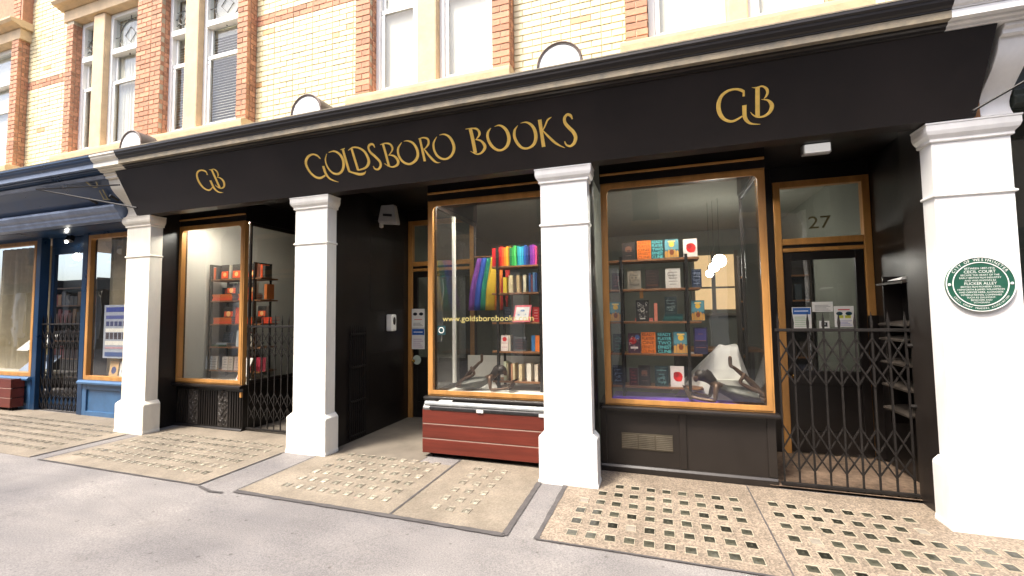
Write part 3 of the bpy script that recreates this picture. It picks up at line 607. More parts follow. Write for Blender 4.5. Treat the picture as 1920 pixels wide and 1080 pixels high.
# glazed returns
def ret(x, y0, y1, post, lab, base=True):
    mb = MB()
    for a, b in ((y0, y0 + .03), (y1 - .03, y1)): mb.box(x - .018, x + .018, a, b, .70, 3.115)
    mb.box(x - .018, x + .018, y0 + .03, y1 - .03, .70, .75); mb.box(x - .018, x + .018, y0 + .03, y1 - .03, 3.06, 3.115)
    f = mb.build('window_return', DARKP, shop, bevel=.004); f['label'] = lab
    B(x - .003, x + .003, y0 + .027, y1 - .027, .745, 3.065).build('pane', GLASS, f)
    if post: B(x - .02, x + .02, post - .02, post + .02, .751, 3.059).build('white_post', OFFWH, f)
    B(x - .03, x + .03, y0, y1, -.05, .699).build('riser', BLACK, f); B(x - .03, x + .03, y0, y1, 3.116, 3.424).build('head_panel', BLACK, f)
    return f
ret(-5.745, .605, 1.55, None, 'glazed right return of the left display window')
ret(-2.655, .605, 1.95, 1.17, 'glazed left return of the middle display window', False)
ret(1.045, .605, 1.62, None, 'glazed right return of the right display window', False)
# ---- doors
def shop_door(x0, x1, y, ztop, zl, gl0, lab, head=3.24):
    fr = MB(); w = .075
    fr.box(x0, x0 + w, y, y + .09, 0, head); fr.box(x1 - w, x1, y, y + .09, 0, head); fr.box(x0 + w, x1 - w, y, y + .09, head - w, head)
    fr.box(x0 + w, x1 - w, y + .01, y + .09, zl - .075, zl); fr.box(x0 + w, x1 - w, y + .01, y + .09, ztop, ztop + .045)
    d = fr.build('door', GOLDF, shop, bevel=.006); d['label'] = lab
    B(x0 + w, x1 - w, y + .03, y + .08, ztop + .046, zl - .076).build('transom_bar', BLACK, d)
    a, b = x0 + w + .004, x1 - w - .004
    mb = MB(); st = .085
    mb.box(a, a + st, y + .03, y + .075, .035, ztop - .004); mb.box(b - st, b, y + .03, y + .075, .035, ztop - .004)
    mb.box(a + st, b - st, y + .03, y + .075, ztop - .10, ztop - .004); mb.box(a + st, b - st, y + .03, y + .075, .035, .28); mb.box(a + st, b - st, y + .03, y + .075, gl0 - .16, gl0)
    mb.box(a + st, b - st, y + .045, y + .07, .28, gl0 - .16)
    lf = mb.build('door_leaf', BLACK, d, bevel=.004)
    B(a + st, b - st, y + .05, y + .056, gl0, ztop - .10).build('pane', GLASS, d)
    B(x0 + w, x1 - w, y + .045, y + .051, zl, head - w).build('transom_light', GLASS, d)
    mb = MB().tube([(a + .045, y + .03, gl0 - .06), (a + .045, y - .015, gl0 - .06)], .012, 8); mb.ball((a + .045, y - .03, gl0 - .06), .026); mb.build('door_knob', mat('brass', (.45, .27, .08), .25, metal=1), d)
    blk('door_head', x0 - .02, x1 + .02, y + .01, y + .08, head + .001, 3.424)
    return d
d27 = shop_door(1.40, 2.374, 1.60, 2.385, 2.545, .98, 'black glazed door numbered 27 in a golden frame behind the gate')
B(2.285, 2.373, 1.565, 1.599, .03, 1.62).build('jamb_cover', BLACK, d27)
d25 = shop_door(-3.868, -2.685, 1.95, 2.40, 2.56, 1.0, 'black glazed door at the back of the middle doorway')
d23 = shop_door(-5.72, -4.295, 1.95, 2.40, 2.56, 1.0, 'dark glazed door at the back of the left doorway')
blk('side_wall', -5.79, -5.715, 1.56, 2.0, -.1, 3.424)
blk('jamb_panel', 1.075, 1.399, 1.621, 1.70, -.1, 3.424)
mb = MB(); text_on(mb, '27', .21, (1.88, 1.6435, 2.72), (1, 0, 0), (0, 0, 1), sx=1.15); mb.build('house_number', mat('old_gilt', (.085, .066, .025), .5), d27)
# web address across the middle pane, gilded on the inside of the glass
WEB = MB(); text_on(WEB, 'www.goldsborobooks.com', .098, (-1.925, YG - .0035, 1.635), (1, 0, 0), (0, 0, 1), sx=1.10)
WEB.build('window_lettering', mat('pale_gilt', (.52, .44, .16), .5, var=.1), w2)

# ================================================================ SHOP INTERIOR (setting)
def room(name, x0, x1, y0, y1, z0, z1, M, lab): o = struct(B(x0, x1, y0, y1, z0, z1).build(name, M)); o['label'] = lab; return o
room('shop_floor', -7.3, 2.62, .62, 6.3, -.2, -.10, WOODF, 'dark wooden floor inside the bookshop')
room('shop_ceiling', -7.3, 2.62, .62, 6.3, 3.476, 3.60, CEIL, 'dim grey-green ceiling inside the bookshop')
room('wall_back', -7.3, 2.62, 6.2, 6.3, -.1, 3.475, INT, 'dark rear wall of the bookshop')
room('wall_partition', -4.29, -4.0, 2.06, 6.19, -.1, 3.475, INT, 'partition between the left and middle shop rooms')
room('wall_partition', 2.40, 2.60, 1.76, 6.19, -.1, 3.475, INT, 'right side wall inside the bookshop')
room('wall_partition', -7.28, -7.10, .63, 6.19, -.1, 3.475, INTL, 'pale left wall inside the bookshop')
room('wall_partition', -1.0, -.72, .61, 2.3, -.1, 3.475, INT, 'partition between the middle and right windows')
# window beds
WBED = mat('display_bed_paint', (.56, .53, .44), .6, var=.08)
for x0, x1, y1, M, lab in ((-.62, 1.015, 1.45, DARKP, 'right'), (-2.62, -1.02, 1.45, WBED, 'middle'), (-7.07, -5.78, 1.5, WBED, 'left')):
    o = struct(B(x0, x1, .605, y1, .62, .695).build('window_bed', M)); o['label'] = f'display bed inside the {lab} window'
# rear window lit warm and door-like joinery seen through the right window
rw = thing('rear_window', (1.0, 6.15, 1.6), 'warm lit sash window on the rear wall of the shop', 'window')
WARM = mat('lit_rear_pane', (.85, .58, .30), .8, var=.12, vscale=1.5, emit=.17)
for a, b in ((.86, 1.20), (1.28, 1.66)):
    for z0, z1 in ((1.72, 2.18), (2.22, 2.92)): B(a, b, 6.16, 6.19, z0, z1).build('pane', WARM, rw)
mb = MB()
for a, b, c, d in ((.78, .858, 1.64, 3.0), (1.202, 1.278, 1.64, 3.0), (1.662, 1.74, 1.64, 3.0)): mb.box(a, b, 6.12, 6.195, c, d)
mb.box(.858, 1.202, 6.14, 6.195, 2.181, 2.219); mb.box(1.278, 1.662, 6.14, 6.195, 2.181, 2.219); mb.box(.7, 1.82, 6.05, 6.195, 1.58, 1.639)
mb.build('frame', mat('rear_joinery', (.16, .13, .09), .5), rw)
# counters and furniture masses in the room
def desk(x0, x1, y0, y1, h, lab):
    t = thing('desk', ((x0 + x1) / 2, (y0 + y1) / 2, -.1), lab, 'desk')
    B(x0, x1, y0, y1, h - .04, h).build('desk_top', BOARD, t, bevel=.004)
    for a in (x0 + .03, x1 - .09):
        for b in (y0 + .03, y1 - .09): B(a, a + .06, b, b + .06, -.1, h - .041).build('leg', DARKW, t)
    B(x0 + .1, x1 - .1, y1 - .06, y1 - .04, .25, h - .042).build('modesty_panel', DARKW, t)
desk(.3, 2.2, 4.2, 5.0, 1.0, 'dark desk standing before the lit rear window')
desk(-2.6, -1.2, 3.6, 4.2, .95, 'dark desk deep inside the middle shop room')
# framed prints on the rear wall of the middle room
for x, z, w_, h_, lab in ((-3.2, 1.9, .5, .65, 'left framed print on the rear wall of the middle room'), (-2.3, 2.0, .45, .55, 'right framed print on the rear wall of the middle room')):
    t = thing('framed_print', (x, 6.19, z), lab, 'picture', 'prints on the rear wall')
    mb = MB(); rframe(mb, x - w_ / 2, x + w_ / 2, z - h_ / 2, z + h_ / 2, .04, 6.15, 6.195, .001); mb.build('frame', BOARD, t)
    B(x - w_ / 2 + .04, x + w_ / 2 - .04, 6.18, 6.19, z - h_ / 2 + .04, z + h_ / 2 - .04).build('print', INTL, t)
# globe pendants, lit
GLOBE = mat('lit_globe', (1.0, .96, .88), .5, var=.01, emit=16.0)
for k, (x, y, z) in enumerate(((.985, 3.15, 2.475), (.925, 3.32, 2.395), (.865, 3.42, 2.30))):
    t = thing('globe_pendant', (x, y, z), ('highest', 'middle', 'lowest')[k] + ' white globe pendant lamp glowing in the right window', 'lamp', 'globe pendants')
    MB().ball((x, y, z), (.098, .075, .058)[k]).build('globe', GLOBE, t); MB().tube([(x, y, z + .06), (x, y, 3.475)], .003, 6).build('flex', IRON, t)
    MB().lathe((x, y, z + .065), [(.03, 0), (.03, .05), (.01, .07)], 10).build('lamp_cap', IRON, t)
STRIP = mat('lit_strip', (1.0, .95, .86), .5, var=.01, emit=34.0)
for x0, x1, lab in ((-.40, .92, 'right'), (-2.5, -1.15, 'middle'), (-6.95, -5.95, 'left')):
    t = thing('strip_light', ((x0 + x1) / 2, .74, 3.14), f'glowing ceiling strip light at the top of the {lab} window', 'lamp', 'window strip lights')
    B(x0, x1, .70, .80, 3.155, 3.20).build('housing', PLAST, t, bevel=.005); B(x0 + .02, x1 - .02, .72, .78, 3.135, 3.154).build('tube', STRIP, t)
    for x in (x0 + .1, x1 - .1): MB().tube([(x, .75, 3.20), (x, .75, 3.475)], .006, 6).build('hanger', PLAST, t)
# rear bookcases as dark rows seen through the door glass
def bookcase_far(x0, x1, y, zs, lab):
    t = thing('bookcase', ((x0 + x1) / 2, y, -.1), lab, 'bookcase')
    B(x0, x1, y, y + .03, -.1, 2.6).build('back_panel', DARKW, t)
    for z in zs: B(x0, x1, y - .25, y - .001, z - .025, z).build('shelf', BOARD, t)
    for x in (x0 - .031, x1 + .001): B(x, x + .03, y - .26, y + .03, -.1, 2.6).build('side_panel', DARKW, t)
    return t
bookcase_far(1.35, 2.33, 3.9, (.5, .95, 1.4, 1.85, 2.25), 'dark bookcase of shadowed volumes behind door 27')
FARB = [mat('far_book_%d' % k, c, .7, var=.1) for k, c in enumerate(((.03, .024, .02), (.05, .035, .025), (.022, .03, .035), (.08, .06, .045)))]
ORD = ['first', 'second', 'third', 'fourth', 'fifth', 'sixth', 'seventh', 'eighth', 'ninth', 'tenth', 'eleventh', 'twelfth', 'thirteenth', 'fourteenth', 'fifteenth', 'sixteenth', 'seventeenth', 'eighteenth', 'nineteenth', 'twentieth', 'last', 'last']
nb = 0; FB = []; SHN = {1.4: 'middle', 1.85: 'upper', .95: 'lower'}
for z in (1.4, 1.85, .95):
    x = 1.40
    while x < 2.22:
        w_ = random.uniform(.07, .11); h = random.uniform(.22, .33); nb += 1
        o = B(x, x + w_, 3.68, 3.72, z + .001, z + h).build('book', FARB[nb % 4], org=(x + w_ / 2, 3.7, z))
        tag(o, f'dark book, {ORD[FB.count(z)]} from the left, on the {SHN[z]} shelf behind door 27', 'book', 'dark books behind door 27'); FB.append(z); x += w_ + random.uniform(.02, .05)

# ================================================================ BOOKSHELVES IN THE WINDOWS
LEV = [2.31, 1.962, 1.582, 1.212, .835]
def shelf_unit(x0, x1, ups, y0, y1, lab, top=2.62, xb=None):
    t = thing('bookshelf', ((x0 + x1) / 2, (y0 + y1) / 2, .695), lab, 'bookshelf', 'window bookshelves')
    for z in LEV: B(x0, x1, y0, y1, z - .026, z - .001).build('shelf', BOARD, t, bevel=.003)
    for u in ups:
        for y in (y0 + .005, y1 - .035): B(u, u + .032, y - (.012 if y < (y0 + y1) / 2 else -.012), y + .03, .696, top).build('upright', IRON, t)
    for u in ups: B(u + .004, u + .028, y0 + .025, y1 - .026, top - .03, top - .002).build('top_rail', IRON, t)
    return t
shelf_unit(-.56, .49, (-.39, .335), .97, 1.25, 'black and oak bookshelf of face-out books in the right window', 2.35)
shelf_unit(-2.02, -1.03, (-1.955, -1.385), .97, 1.25, 'black and oak bookshelf of rainbow spines in the middle window', 2.55)
shelf_unit(-7.02, -5.90, (-7.0, -6.06), .95, 1.28, 'black bookshelf of orange volumes in the left window', 2.56)
BM = {}
def bc(c, rough=.45): 
    k = tuple(c)
    if k not in BM: BM[k] = mat('cover_%d_%d_%d' % k, srgb(*c), rough, var=.12, vscale=12)
    return BM[k]
def book(x, y, z, w_, h, th, c, label, face=True, art=None, lean=0, flat=False, grp=None, yaw=0):
    """face-out (front cover to the street), spine-out or lying flat; cover boards, page block, printed art"""
    root = bpy.data.objects.new('book', None); col.objects.link(root); root.location = (x, y, z); root.empty_display_size = .05
    tag(root, label, 'book', grp)
    ORG[root.name] = Vector(); e = .003
    if flat:
        cov = MB(); cov.box(-w_ / 2, w_ / 2, 0, h, 0, e); cov.box(-w_ / 2, w_ / 2, 0, h, th - e, th); cov.box(-w_ / 2, w_ / 2, 0, e, e, th - e)
        pg = B(-w_ / 2 + .004, w_ / 2 - .004, e, h - .004, e, th - e)
    elif face:
        cov = MB(); cov.box(-w_ / 2, w_ / 2, 0, e, 0, h); cov.box(-w_ / 2, w_ / 2, th - e, th, 0, h); cov.box(-w_ / 2, -w_ / 2 + e, e, th - e, 0, h)
        pg = B(-w_ / 2 + e, w_ / 2 - .004, e, th - e, .004, h - .004)
    else:
        cov = MB(); cov.box(-th / 2, -th / 2 + e, 0, w_, 0, h); cov.box(th / 2 - e, th / 2, 0, w_, 0, h); cov.box(-th / 2 + e, th / 2 - e, 0, e, 0, h)
        pg = B(-th / 2 + e, th / 2 - e, e, w_ - .004, .004, h - .004)
    cov.build('cover', bc(c), root); pg.build('pages', PAGES, root)
    if art:
        for k, (kind, ac, *a) in enumerate(art):
            mb = MB(); yy = -.0012 - .0006 * k
            if kind == 'text':
                for i, ln in enumerate(a[0]):
                    n = len(a[0]); vs_, fs_ = text_geo(ln, 1); ww = max(p[0] for p in vs_) - min(p[0] for p in vs_); hh = max(p[1] for p in vs_) - min(p[1] for p in vs_)
                    cz = h * (1 - (i + .5) / n); sxx = (w_ * .88) / ww; szz = (h / n * .74) / hh; my = (max(p[1] for p in vs_) + min(p[1] for p in vs_)) / 2; mx = (max(p[0] for p in vs_) + min(p[0] for p in vs_)) / 2
                    mb.add([((p[0] - mx) * sxx, yy, cz + (p[1] - my) * szz) for p in vs_], fs_)
            elif kind == 'rect': mb.box(-w_ / 2 + w_ * a[0], -w_ / 2 + w_ * a[1], yy, 0, h * a[2], h * a[3])
            elif kind == 'disc':
                cx, cz, r = -w_ / 2 + w_ * a[0], h * a[1], w_ * a[2]
                mb.rings([[(cx + r * math.cos(q * .449), yv, cz + r * math.sin(q * .449) * (a[3] if len(a) > 3 else 1)) for q in range(14)] for yv in (yy, 0)])
            elif kind == 'peaks':
                n = a[0]
                for q in range(n):
                    x0_ = -w_ / 2 + w_ * (q + .05) / n; x1_ = -w_ / 2 + w_ * (q + .95) / n; zt = h * (a[2] - abs(q - (n - 1) / 2) * a[3])
                    mb.profy([(x0_, h * a[1]), (x1_, h * a[1]), (x1_, zt * .8), ((x0_ + x1_) / 2, zt), (x0_, zt * .8)], yy, 0)
            elif kind == 'lines':
                rn = random.Random(a[0])
                for q in range(a[1]):
                    zz = h * (.12 + .76 * (q + .5) / a[1]); l = w_ * rn.uniform(.35, .8); mb.box(-l / 2, l / 2, yy, 0, zz - h * .012, zz + h * .012)
            elif kind == 'curls':
                rn = random.Random(a[0])
                for q in range(a[1]):
                    cx = rn.uniform(-.33, .33) * w_; cz = h * rn.uniform(.15, .85); r = rn.uniform(.04, .09) * w_
                    mb.tube([(cx + r * math.cos(i * .8), yy, cz + r * 1.3 * math.sin(i * .8)) for i in range(7)], .0014, 4)
            mb.build('cover_art', bc(ac), root)
    root.rotation_euler = (-lean, 0, yaw)
    return root
ONE = lambda: [('text', (70, 22, 10), ['READY', 'PLAYER', 'ONE', 'ERNEST', 'CLINE'])]
TWO = lambda: [('text', (110, 205, 205), ['READY', 'PLAYER', 'TWO', 'ERNEST', 'CLINE'])]
ILL = lambda: [('rect', (86, 140, 150), .03, .97, .45, .97), ('disc', (225, 180, 70), .5, .72, .2), ('peaks', (190, 140, 70), 5, .03, .52, .06), ('disc', (120, 60, 30), .5, .3, .16, 1.3), ('rect', (240, 205, 120), .25, .75, .84, .91)]
DARKC = lambda s, c: [('rect', c, .06, .94, .06, .065), ('rect', c, .06, .94, .93, .935), ('curls', c, s, 14), ('lines', c, s, 4)]
MOON = lambda: [('disc', (120, 80, 60), .5, .62, .26), ('disc', (60, 34, 28), .5, .5, .14), ('lines', (110, 90, 75), 3, 3)]
FLOW = lambda: [('rect', (215, 205, 195), 0, .99, .02, .99), ('disc', (200, 24, 24), .55, .5, .34, 1.1), ('disc', (150, 12, 14), .42, .6, .2), ('disc', (225, 45, 40), .66, .38, .18)]
SKUL = lambda: [('disc', (150, 140, 122), .5, .6, .32, 1.15), ('disc', (95, 88, 78), .36, .62, .07), ('disc', (95, 88, 78), .64, .62, .07), ('curls', (120, 112, 100), 8, 10), ('lines', (90, 80, 70), 6, 3)]
WHT = lambda s: [('lines', (90, 85, 80), s, 5), ('curls', (120, 112, 104), s, 8)]
REDB = lambda: [('disc', (170, 24, 34), .4, .62, .3), ('disc', (60, 90, 150), .75, .8, .2), ('rect', (235, 220, 210), .2, .8, .22, .32), ('curls', (240, 200, 190), 5, 8)]
zx = lambda v: -.643 + v * .00198
ROW = ['top', 'second', 'third', 'fourth', 'bottom']
spec3 = [
 (0, 145, 220, 105, (38, 34, 32), MOON(), 'dark book with a brown moon'), (0, 233, 311, 112, (232, 120, 38), ONE(), 'orange book with dark block lettering'), (0, 314, 382, 112, (24, 62, 68), TWO(), 'dark teal book with pale block lettering'), (0, 388, 466, 112, (60, 100, 110), ILL(), 'blue and gold illustrated book'), (0, 490, 566, 108, (40, 36, 34), FLOW(), 'book with a red flower on white'),
 (1, 80, 132, 100, (34, 26, 28), DARKC(4, (120, 60, 70)), 'dark book with a pink motif'), (1, 172, 249, 110, (132, 124, 110), SKUL(), 'pale grey book with a skull-like oval'), (1, 275, 352, 112, (36, 26, 22), [('rect', (90, 48, 30), .1, .9, .15, .22), ('lines', (80, 60, 48), 9, 5)], 'dark brown book with thin lines'), (1, 388, 469, 115, (205, 200, 190), WHT(3), 'white book with line drawings'), (1, 530, 582, 105, (30, 44, 66), DARKC(5, (150, 160, 180)), 'dark blue book with pale scrolls'),
 (2, 60, 136, 118, (60, 100, 110), ILL(), 'leftmost blue and gold illustrated book'), (2, 216, 290, 125, (22, 20, 20), [('curls', (200, 195, 185), 11, 20), ('disc', (170, 165, 155), .5, .55, .18), ('disc', (22, 20, 20), .5, .57, .12), ('rect', (190, 185, 175), .3, .7, .1, .16)], 'black book with white ornament'), (2, 522, 592, 118, (60, 100, 110), ILL(), 'rightmost blue and gold illustrated book'),
 (3, 78, 146, 112, (22, 40, 38), DARKC(6, (90, 130, 120)), 'dark green book with fine scrolls'), (3, 166, 236, 116, (70, 40, 60), REDB(), 'red and blue book with white title'), (3, 242, 321, 122, (232, 120, 38), ONE(), 'orange book with dark block lettering'), (3, 330, 412, 122, (18, 46, 52), TWO(), 'dark teal book with pale block lettering'), (3, 420, 501, 126, (60, 100, 110), ILL(), 'blue and gold illustrated book'), (3, 530, 602, 150, (36, 34, 60), [('rect', (60, 56, 110), .1, .9, .5, .95), ('lines', (120, 80, 70), 2, 3)], 'tall dark indigo book'),
 (4, 72, 138, 115, (28, 34, 44), DARKC(7, (140, 160, 180)), 'dark slate book with pale scrolls'), (4, 168, 216, 100, (60, 22, 26), DARKC(12, (150, 60, 60)), 'narrow dark red book'), (4, 220, 287, 118, (38, 34, 32), MOON(), 'dark book with a brown moon'), (4, 312, 386, 118, (26, 44, 46), DARKC(9, (110, 150, 145)), 'dark teal book with scrolls'), (4, 398, 472, 118, (215, 205, 195), FLOW(), 'book with a red flower on white')]
for r, a, b, hh, c, art, d in spec3:
    w_ = (b - a) * .00198
    book((zx(a) + zx(b)) / 2, .985, LEV[r], w_, hh * .00198, .028, c, f'{d} on the {ROW[r]} shelf of the right window', art=art, lean=.06)
for k, (c, d) in enumerate((((215, 120, 100), 'lower pink book'), ((190, 96, 84), 'upper pink book'))):
    book(zx(260), .99, LEV[2] + k * .018, .20, .14, .018, c, f'{d} lying flat under the black book in the right window', flat=True)
book(zx(328), .985, LEV[2], .13, .21, .036, (214, 128, 104), 'salmon spine upright beside the flat pink books in the right window', face=False)
for k, (c, d) in enumerate((((30, 74, 72), 'bottom'), ((44, 92, 88), 'middle'), ((24, 58, 60), 'top'))):
    book(zx(420) + .006 * k, .99, LEV[2] + k * .027, .215 - .01 * k, .15, .027, c, f'{d} teal book of the flat stack in the right window', flat=True)
book(zx(412), 1.0, LEV[2] + .082, .13, .20, .028, (30, 48, 50), 'dark teal book standing on the flat teal stack in the right window', art=DARKC(14, (150, 170, 165)), lean=.06)
mb = MB(); x_, z_ = zx(250), LEV[2] + .25; mb.box(x_ - .02, x_ + .02, 1.0, 1.03, z_ + .02, z_ + .1); mb.box(x_ - .014, x_ + .014, 1.002, 1.028, z_ + .1, z_ + .14)
tag(mb.build('bookmark_tag', GOLDF, org=(x_, 1.01, z_)), 'small golden tag above the black book in the right window', 'tag')
# middle window: rainbow spines
zx2 = lambda v: -2.908 + v * .00241
rb = [((206, 26, 34), 'crimson', 402, 414), ((214, 40, 36), 'scarlet', 415, 426), ((226, 84, 34), 'red-orange', 427, 438), ((236, 128, 30), 'orange', 439, 450), ((240, 170, 40), 'amber', 451, 462), ((150, 110, 30), 'ochre', 463, 470), ((26, 110, 60), 'dark green', 471, 482), ((48, 160, 70), 'green', 483, 494), ((70, 180, 90), 'bright green', 495, 509), ((28, 150, 160), 'teal', 514, 525), ((60, 180, 200), 'turquoise', 526, 536), ((40, 150, 190), 'cyan', 537, 549), ((36, 92, 170), 'blue', 552, 561), ((24, 54, 120), 'navy', 562, 573), ((34, 30, 96), 'indigo', 574, 583), ((110, 40, 150), 'purple', 585, 598), ((160, 60, 170), 'violet', 599, 610), ((214, 70, 130), 'pink', 612, 622)]
for i, (c, nme, a, b) in enumerate(rb):
    book((zx2(a) + zx2(b)) / 2, .985, LEV[0], .14, .245 + .015 * math.sin(i * 1.7), (b - a) * .00235, c, f'{nme} spine in the rainbow row on the middle window shelf', face=False, grp='rainbow spines')
for i, (c, a, b) in enumerate((((206, 26, 34), 358, 370), ((190, 20, 30), 371, 384))):
    book((zx2(a) + zx2(b)) / 2 + .03, .985, LEV[0], .14, .24, (b - a) * .0022, c, ('outer', 'inner')[i] + ' red spine overhanging left of the middle shelf upright', face=False)
for i, (c, nme, a, b, h) in enumerate((((222, 196, 60), 'yellow', 432, 451, .20), ((214, 196, 150), 'cream', 463, 486, .22), ((206, 180, 128), 'tan', 508, 523, .22), ((214, 204, 170), 'ivory', 545, 561, .22), ((50, 90, 140), 'blue', 575, 587, .24), ((120, 60, 60), 'maroon', 588, 597, .22), ((90, 130, 170), 'pale blue', 598, 609, .25), ((40, 70, 120), 'dark blue', 610, 622, .24))):
    book((zx2(a) + zx2(b)) / 2, .985, LEV[1], .14, h, (b - a) * .0023, c, f'{nme} spine on the second shelf of the middle window', face=False)
book(zx2(440) + .02, 1.03, LEV[2], .12, .2, .03, (30, 36, 50), 'dark book behind the pink sign in the middle window', art=DARKC(21, (90, 100, 120)), lean=.08)
book(zx2(610), 1.0, LEV[2], .1, .19, .03, (190, 40, 44), 'red book right of the pink sign in the middle window', art=[('lines', (235, 200, 190), 4, 4)], lean=.06)
for i, (c, nme, a, b, art) in enumerate((((226, 214, 206), 'white and red', 415, 456, [('disc', (206, 40, 44), .5, .75, .3), ('lines', (160, 60, 60), 2, 3)]), ((38, 40, 44), 'black framed', 485, 560, [('rect', (150, 150, 146), .08, .92, .06, .09), ('rect', (150, 150, 146), .08, .92, .91, .94), ('lines', (120, 60, 60), 7, 4)]), ((50, 110, 160), 'blue', 585, 604, None), ((226, 120, 50), 'orange', 606, 628, None))):
    book((zx2(a) + zx2(b)) / 2, .985, LEV[3], (b - a) * .0024, .2 if i != 1 else .18, .03, c, f'{nme} book face-out on the fourth shelf of the middle window', art=art, lean=.06)
book(zx2(464), .99, LEV[3], .13, .2, .026, (200, 190, 170), 'pale spine beside the white and red book in the middle window', face=False)
for i, (c, nme, a, b, h) in enumerate((((196, 200, 170), 'pale green', 430, 444, .24), ((150, 140, 110), 'olive', 446, 456, .22), ((170, 120, 90), 'brown', 470, 480, .21), ((206, 190, 150), 'buff', 481, 491, .22), ((210, 190, 150), 'cream', 514, 531, .21), ((220, 214, 200), 'white', 557, 581, .22), ((214, 200, 180), 'ivory', 600, 619, .21))):
    book((zx2(a) + zx2(b)) / 2, .985, LEV[4], .14, h, (b - a) * .0023, c, f'{nme} spine on the bottom shelf of the middle window', face=False)
sg = thing('picture_card', (-1.62, .955, LEV[2]), 'pink bordered card leaning on the third middle shelf', 'card')
mb = MB(); mb.rings([[(-1.735, .95, LEV[2]), (-1.505, .95, LEV[2]), (-1.49, .99, LEV[2] + .215), (-1.705, .99, LEV[2] + .215)], [(-1.735, .956, LEV[2]), (-1.505, .956, LEV[2]), (-1.49, .996, LEV[2] + .215), (-1.705, .996, LEV[2] + .215)]]); mb.build('card', bc((224, 110, 120)), sg)
mb = MB(); mb.quad((-1.71, .9515, LEV[2] + .025), (-1.528, .9515, LEV[2] + .025), (-1.513, .9845, LEV[2] + .19), (-1.685, .9845, LEV[2] + .19)); mb.build('print', PAPER, sg)
mb = MB()
for k, (dx, dz, r) in enumerate(((.05, .05, .03), (.1, .1, .04), (.14, .06, .025), (.06, .12, .02))): mb.ball((-1.705 + dx, .9555 + dz * .2, LEV[2] + .02 + dz), r, .003, r, 10, 6)
mb.build('printed_figures', bc((120, 150, 190)), sg)
# left window: orange stock
zx1 = lambda v: -7.797 + v * .003745
OR = (226, 84, 34)
BOXART = lambda: [('rect', OR, .08, .92, .06, .55), ('disc', (240, 190, 120), .5, .32, .2), ('rect', (70, 70, 66), .1, .9, .85, .93)]
for r, lst in ((0, ((270, 316), (335, 386), (425, 476))), (1, ((305, 362), (425, 472))), (2, ((290, 350), (484, 530)))):
    for k, (a, b) in enumerate(lst):
        z_ = LEV[r] + (.105 if r else 0)
        book((zx1(a) + zx1(b)) / 2, .97, z_, (b - a) * .0037, .235 if r == 0 else .17, .05, (64, 60, 56), f'{("left", "middle", "right")[k] if r == 0 else ("left", "right")[k]} grey and orange volume on the {ROW[r]} shelf of the left window', art=BOXART(), lean=.05)
for r, lst in ((1, ((225, 345), (378, 470))), (2, ((235, 345), (400, 470)))):
    for j, (a, b) in enumerate(lst):
        for k in range(3):
            book((zx1(a) + zx1(b)) / 2 + random.uniform(-.02, .02), .965, LEV[r] + k * .034, (b - a) * .0036, .16, .033, (226 - 10 * k, 80 + 12 * k, 34), f'{("bottom", "middle", "top")[k]} orange book of the {("left", "right")[j]} stack, {ROW[r]} shelf of the left window', flat=True)
book(zx1(526), .97, LEV[1], .14, .24, .05, (232, 130, 60), 'orange spine standing at the right of the second left-window shelf', face=False)
book(zx1(378), .965, LEV[2], .13, .26, .04, (236, 92, 40), 'bright orange book face-out on the third left-window shelf', lean=.05)
for k in range(2): book(zx1(535), .97, LEV[2] + k * .05, .2, .16, .048, (220, 70, 34), ('lower', 'upper')[k] + ' orange book at the right end of the third left-window shelf', flat=True)
book(zx1(270), .965, LEV[3], .34, .2, .03, (24, 70, 50), 'wide dark green book lying on the fourth left-window shelf', flat=True)
book(zx1(285), .965, LEV[3] + .03, .24, .17, .03, (150, 156, 160), 'silver book lying on the green book in the left window', flat=True)
book(zx1(282), 1.06, LEV[3] + .062, .2, .17, .03, (40, 48, 54), 'dark slate book leaning above the silver book in the left window', lean=.25, art=DARKC(31, (90, 100, 110)))
book(zx1(380), .97, LEV[3], .1, .26, .03, (200, 206, 204), 'pale book upright on the fourth left-window shelf', lean=.04)
for k, (a, b, c, lab) in enumerate(((165, 226, (196, 200, 204), 'grey-white'), (232, 262, (226, 220, 208), 'narrow ivory'), (290, 324, (222, 214, 200), 'cream'), (326, 352, (206, 196, 180), 'buff'), (360, 392, (190, 170, 160), 'pinkish'), (480, 505, (150, 40, 60), 'crimson'), (508, 535, (110, 30, 44), 'dark red'))):
    book((zx1(a) + zx1(b)) / 2 + (.1 if a < 200 else 0), .965, LEV[4], (b - a) * .0036, .215, .035, c, f'{lab} book face-out on the bottom shelf of the left window', art=[('lines', (90, 80, 80), k, 4)] if k < 5 else None, lean=.05)
for k, (a, h) in enumerate(((232, .20), (246, .22), (500, .21), (514, .19))):
    book(zx1(a), .975, LEV[0], .13, h, .042, ((212, 92, 40), (60, 58, 56), (226, 84, 34), (70, 66, 60))[k], ('far left orange', 'second left charcoal', 'right orange', 'far right charcoal')[k] + ' spine on the top shelf of the left window', face=False)
for k, (a, h) in enumerate(((236, .22), (252, .2), (268, .23), (384, .2))):
    book(zx1(a), 1.12, LEV[1] + .0005, .13, h, .045, ((60, 70, 76), (186, 70, 36), (90, 84, 76), (200, 196, 186))[k], ('slate', 'rust', 'taupe', 'ivory')[k] + ' spine behind the orange stacks on the second left-window shelf', face=False)
for k, (a, h) in enumerate(((400, .22), (418, .2), (436, .23), (454, .21))):
    book(zx1(a), .975, LEV[3], .13, h, .05, ((40, 90, 80), (70, 74, 80), (150, 60, 44), (196, 190, 176))[k], ('sea green', 'grey', 'brick red', 'stone')[k] + ' spine on the fourth shelf of the left window', face=False)
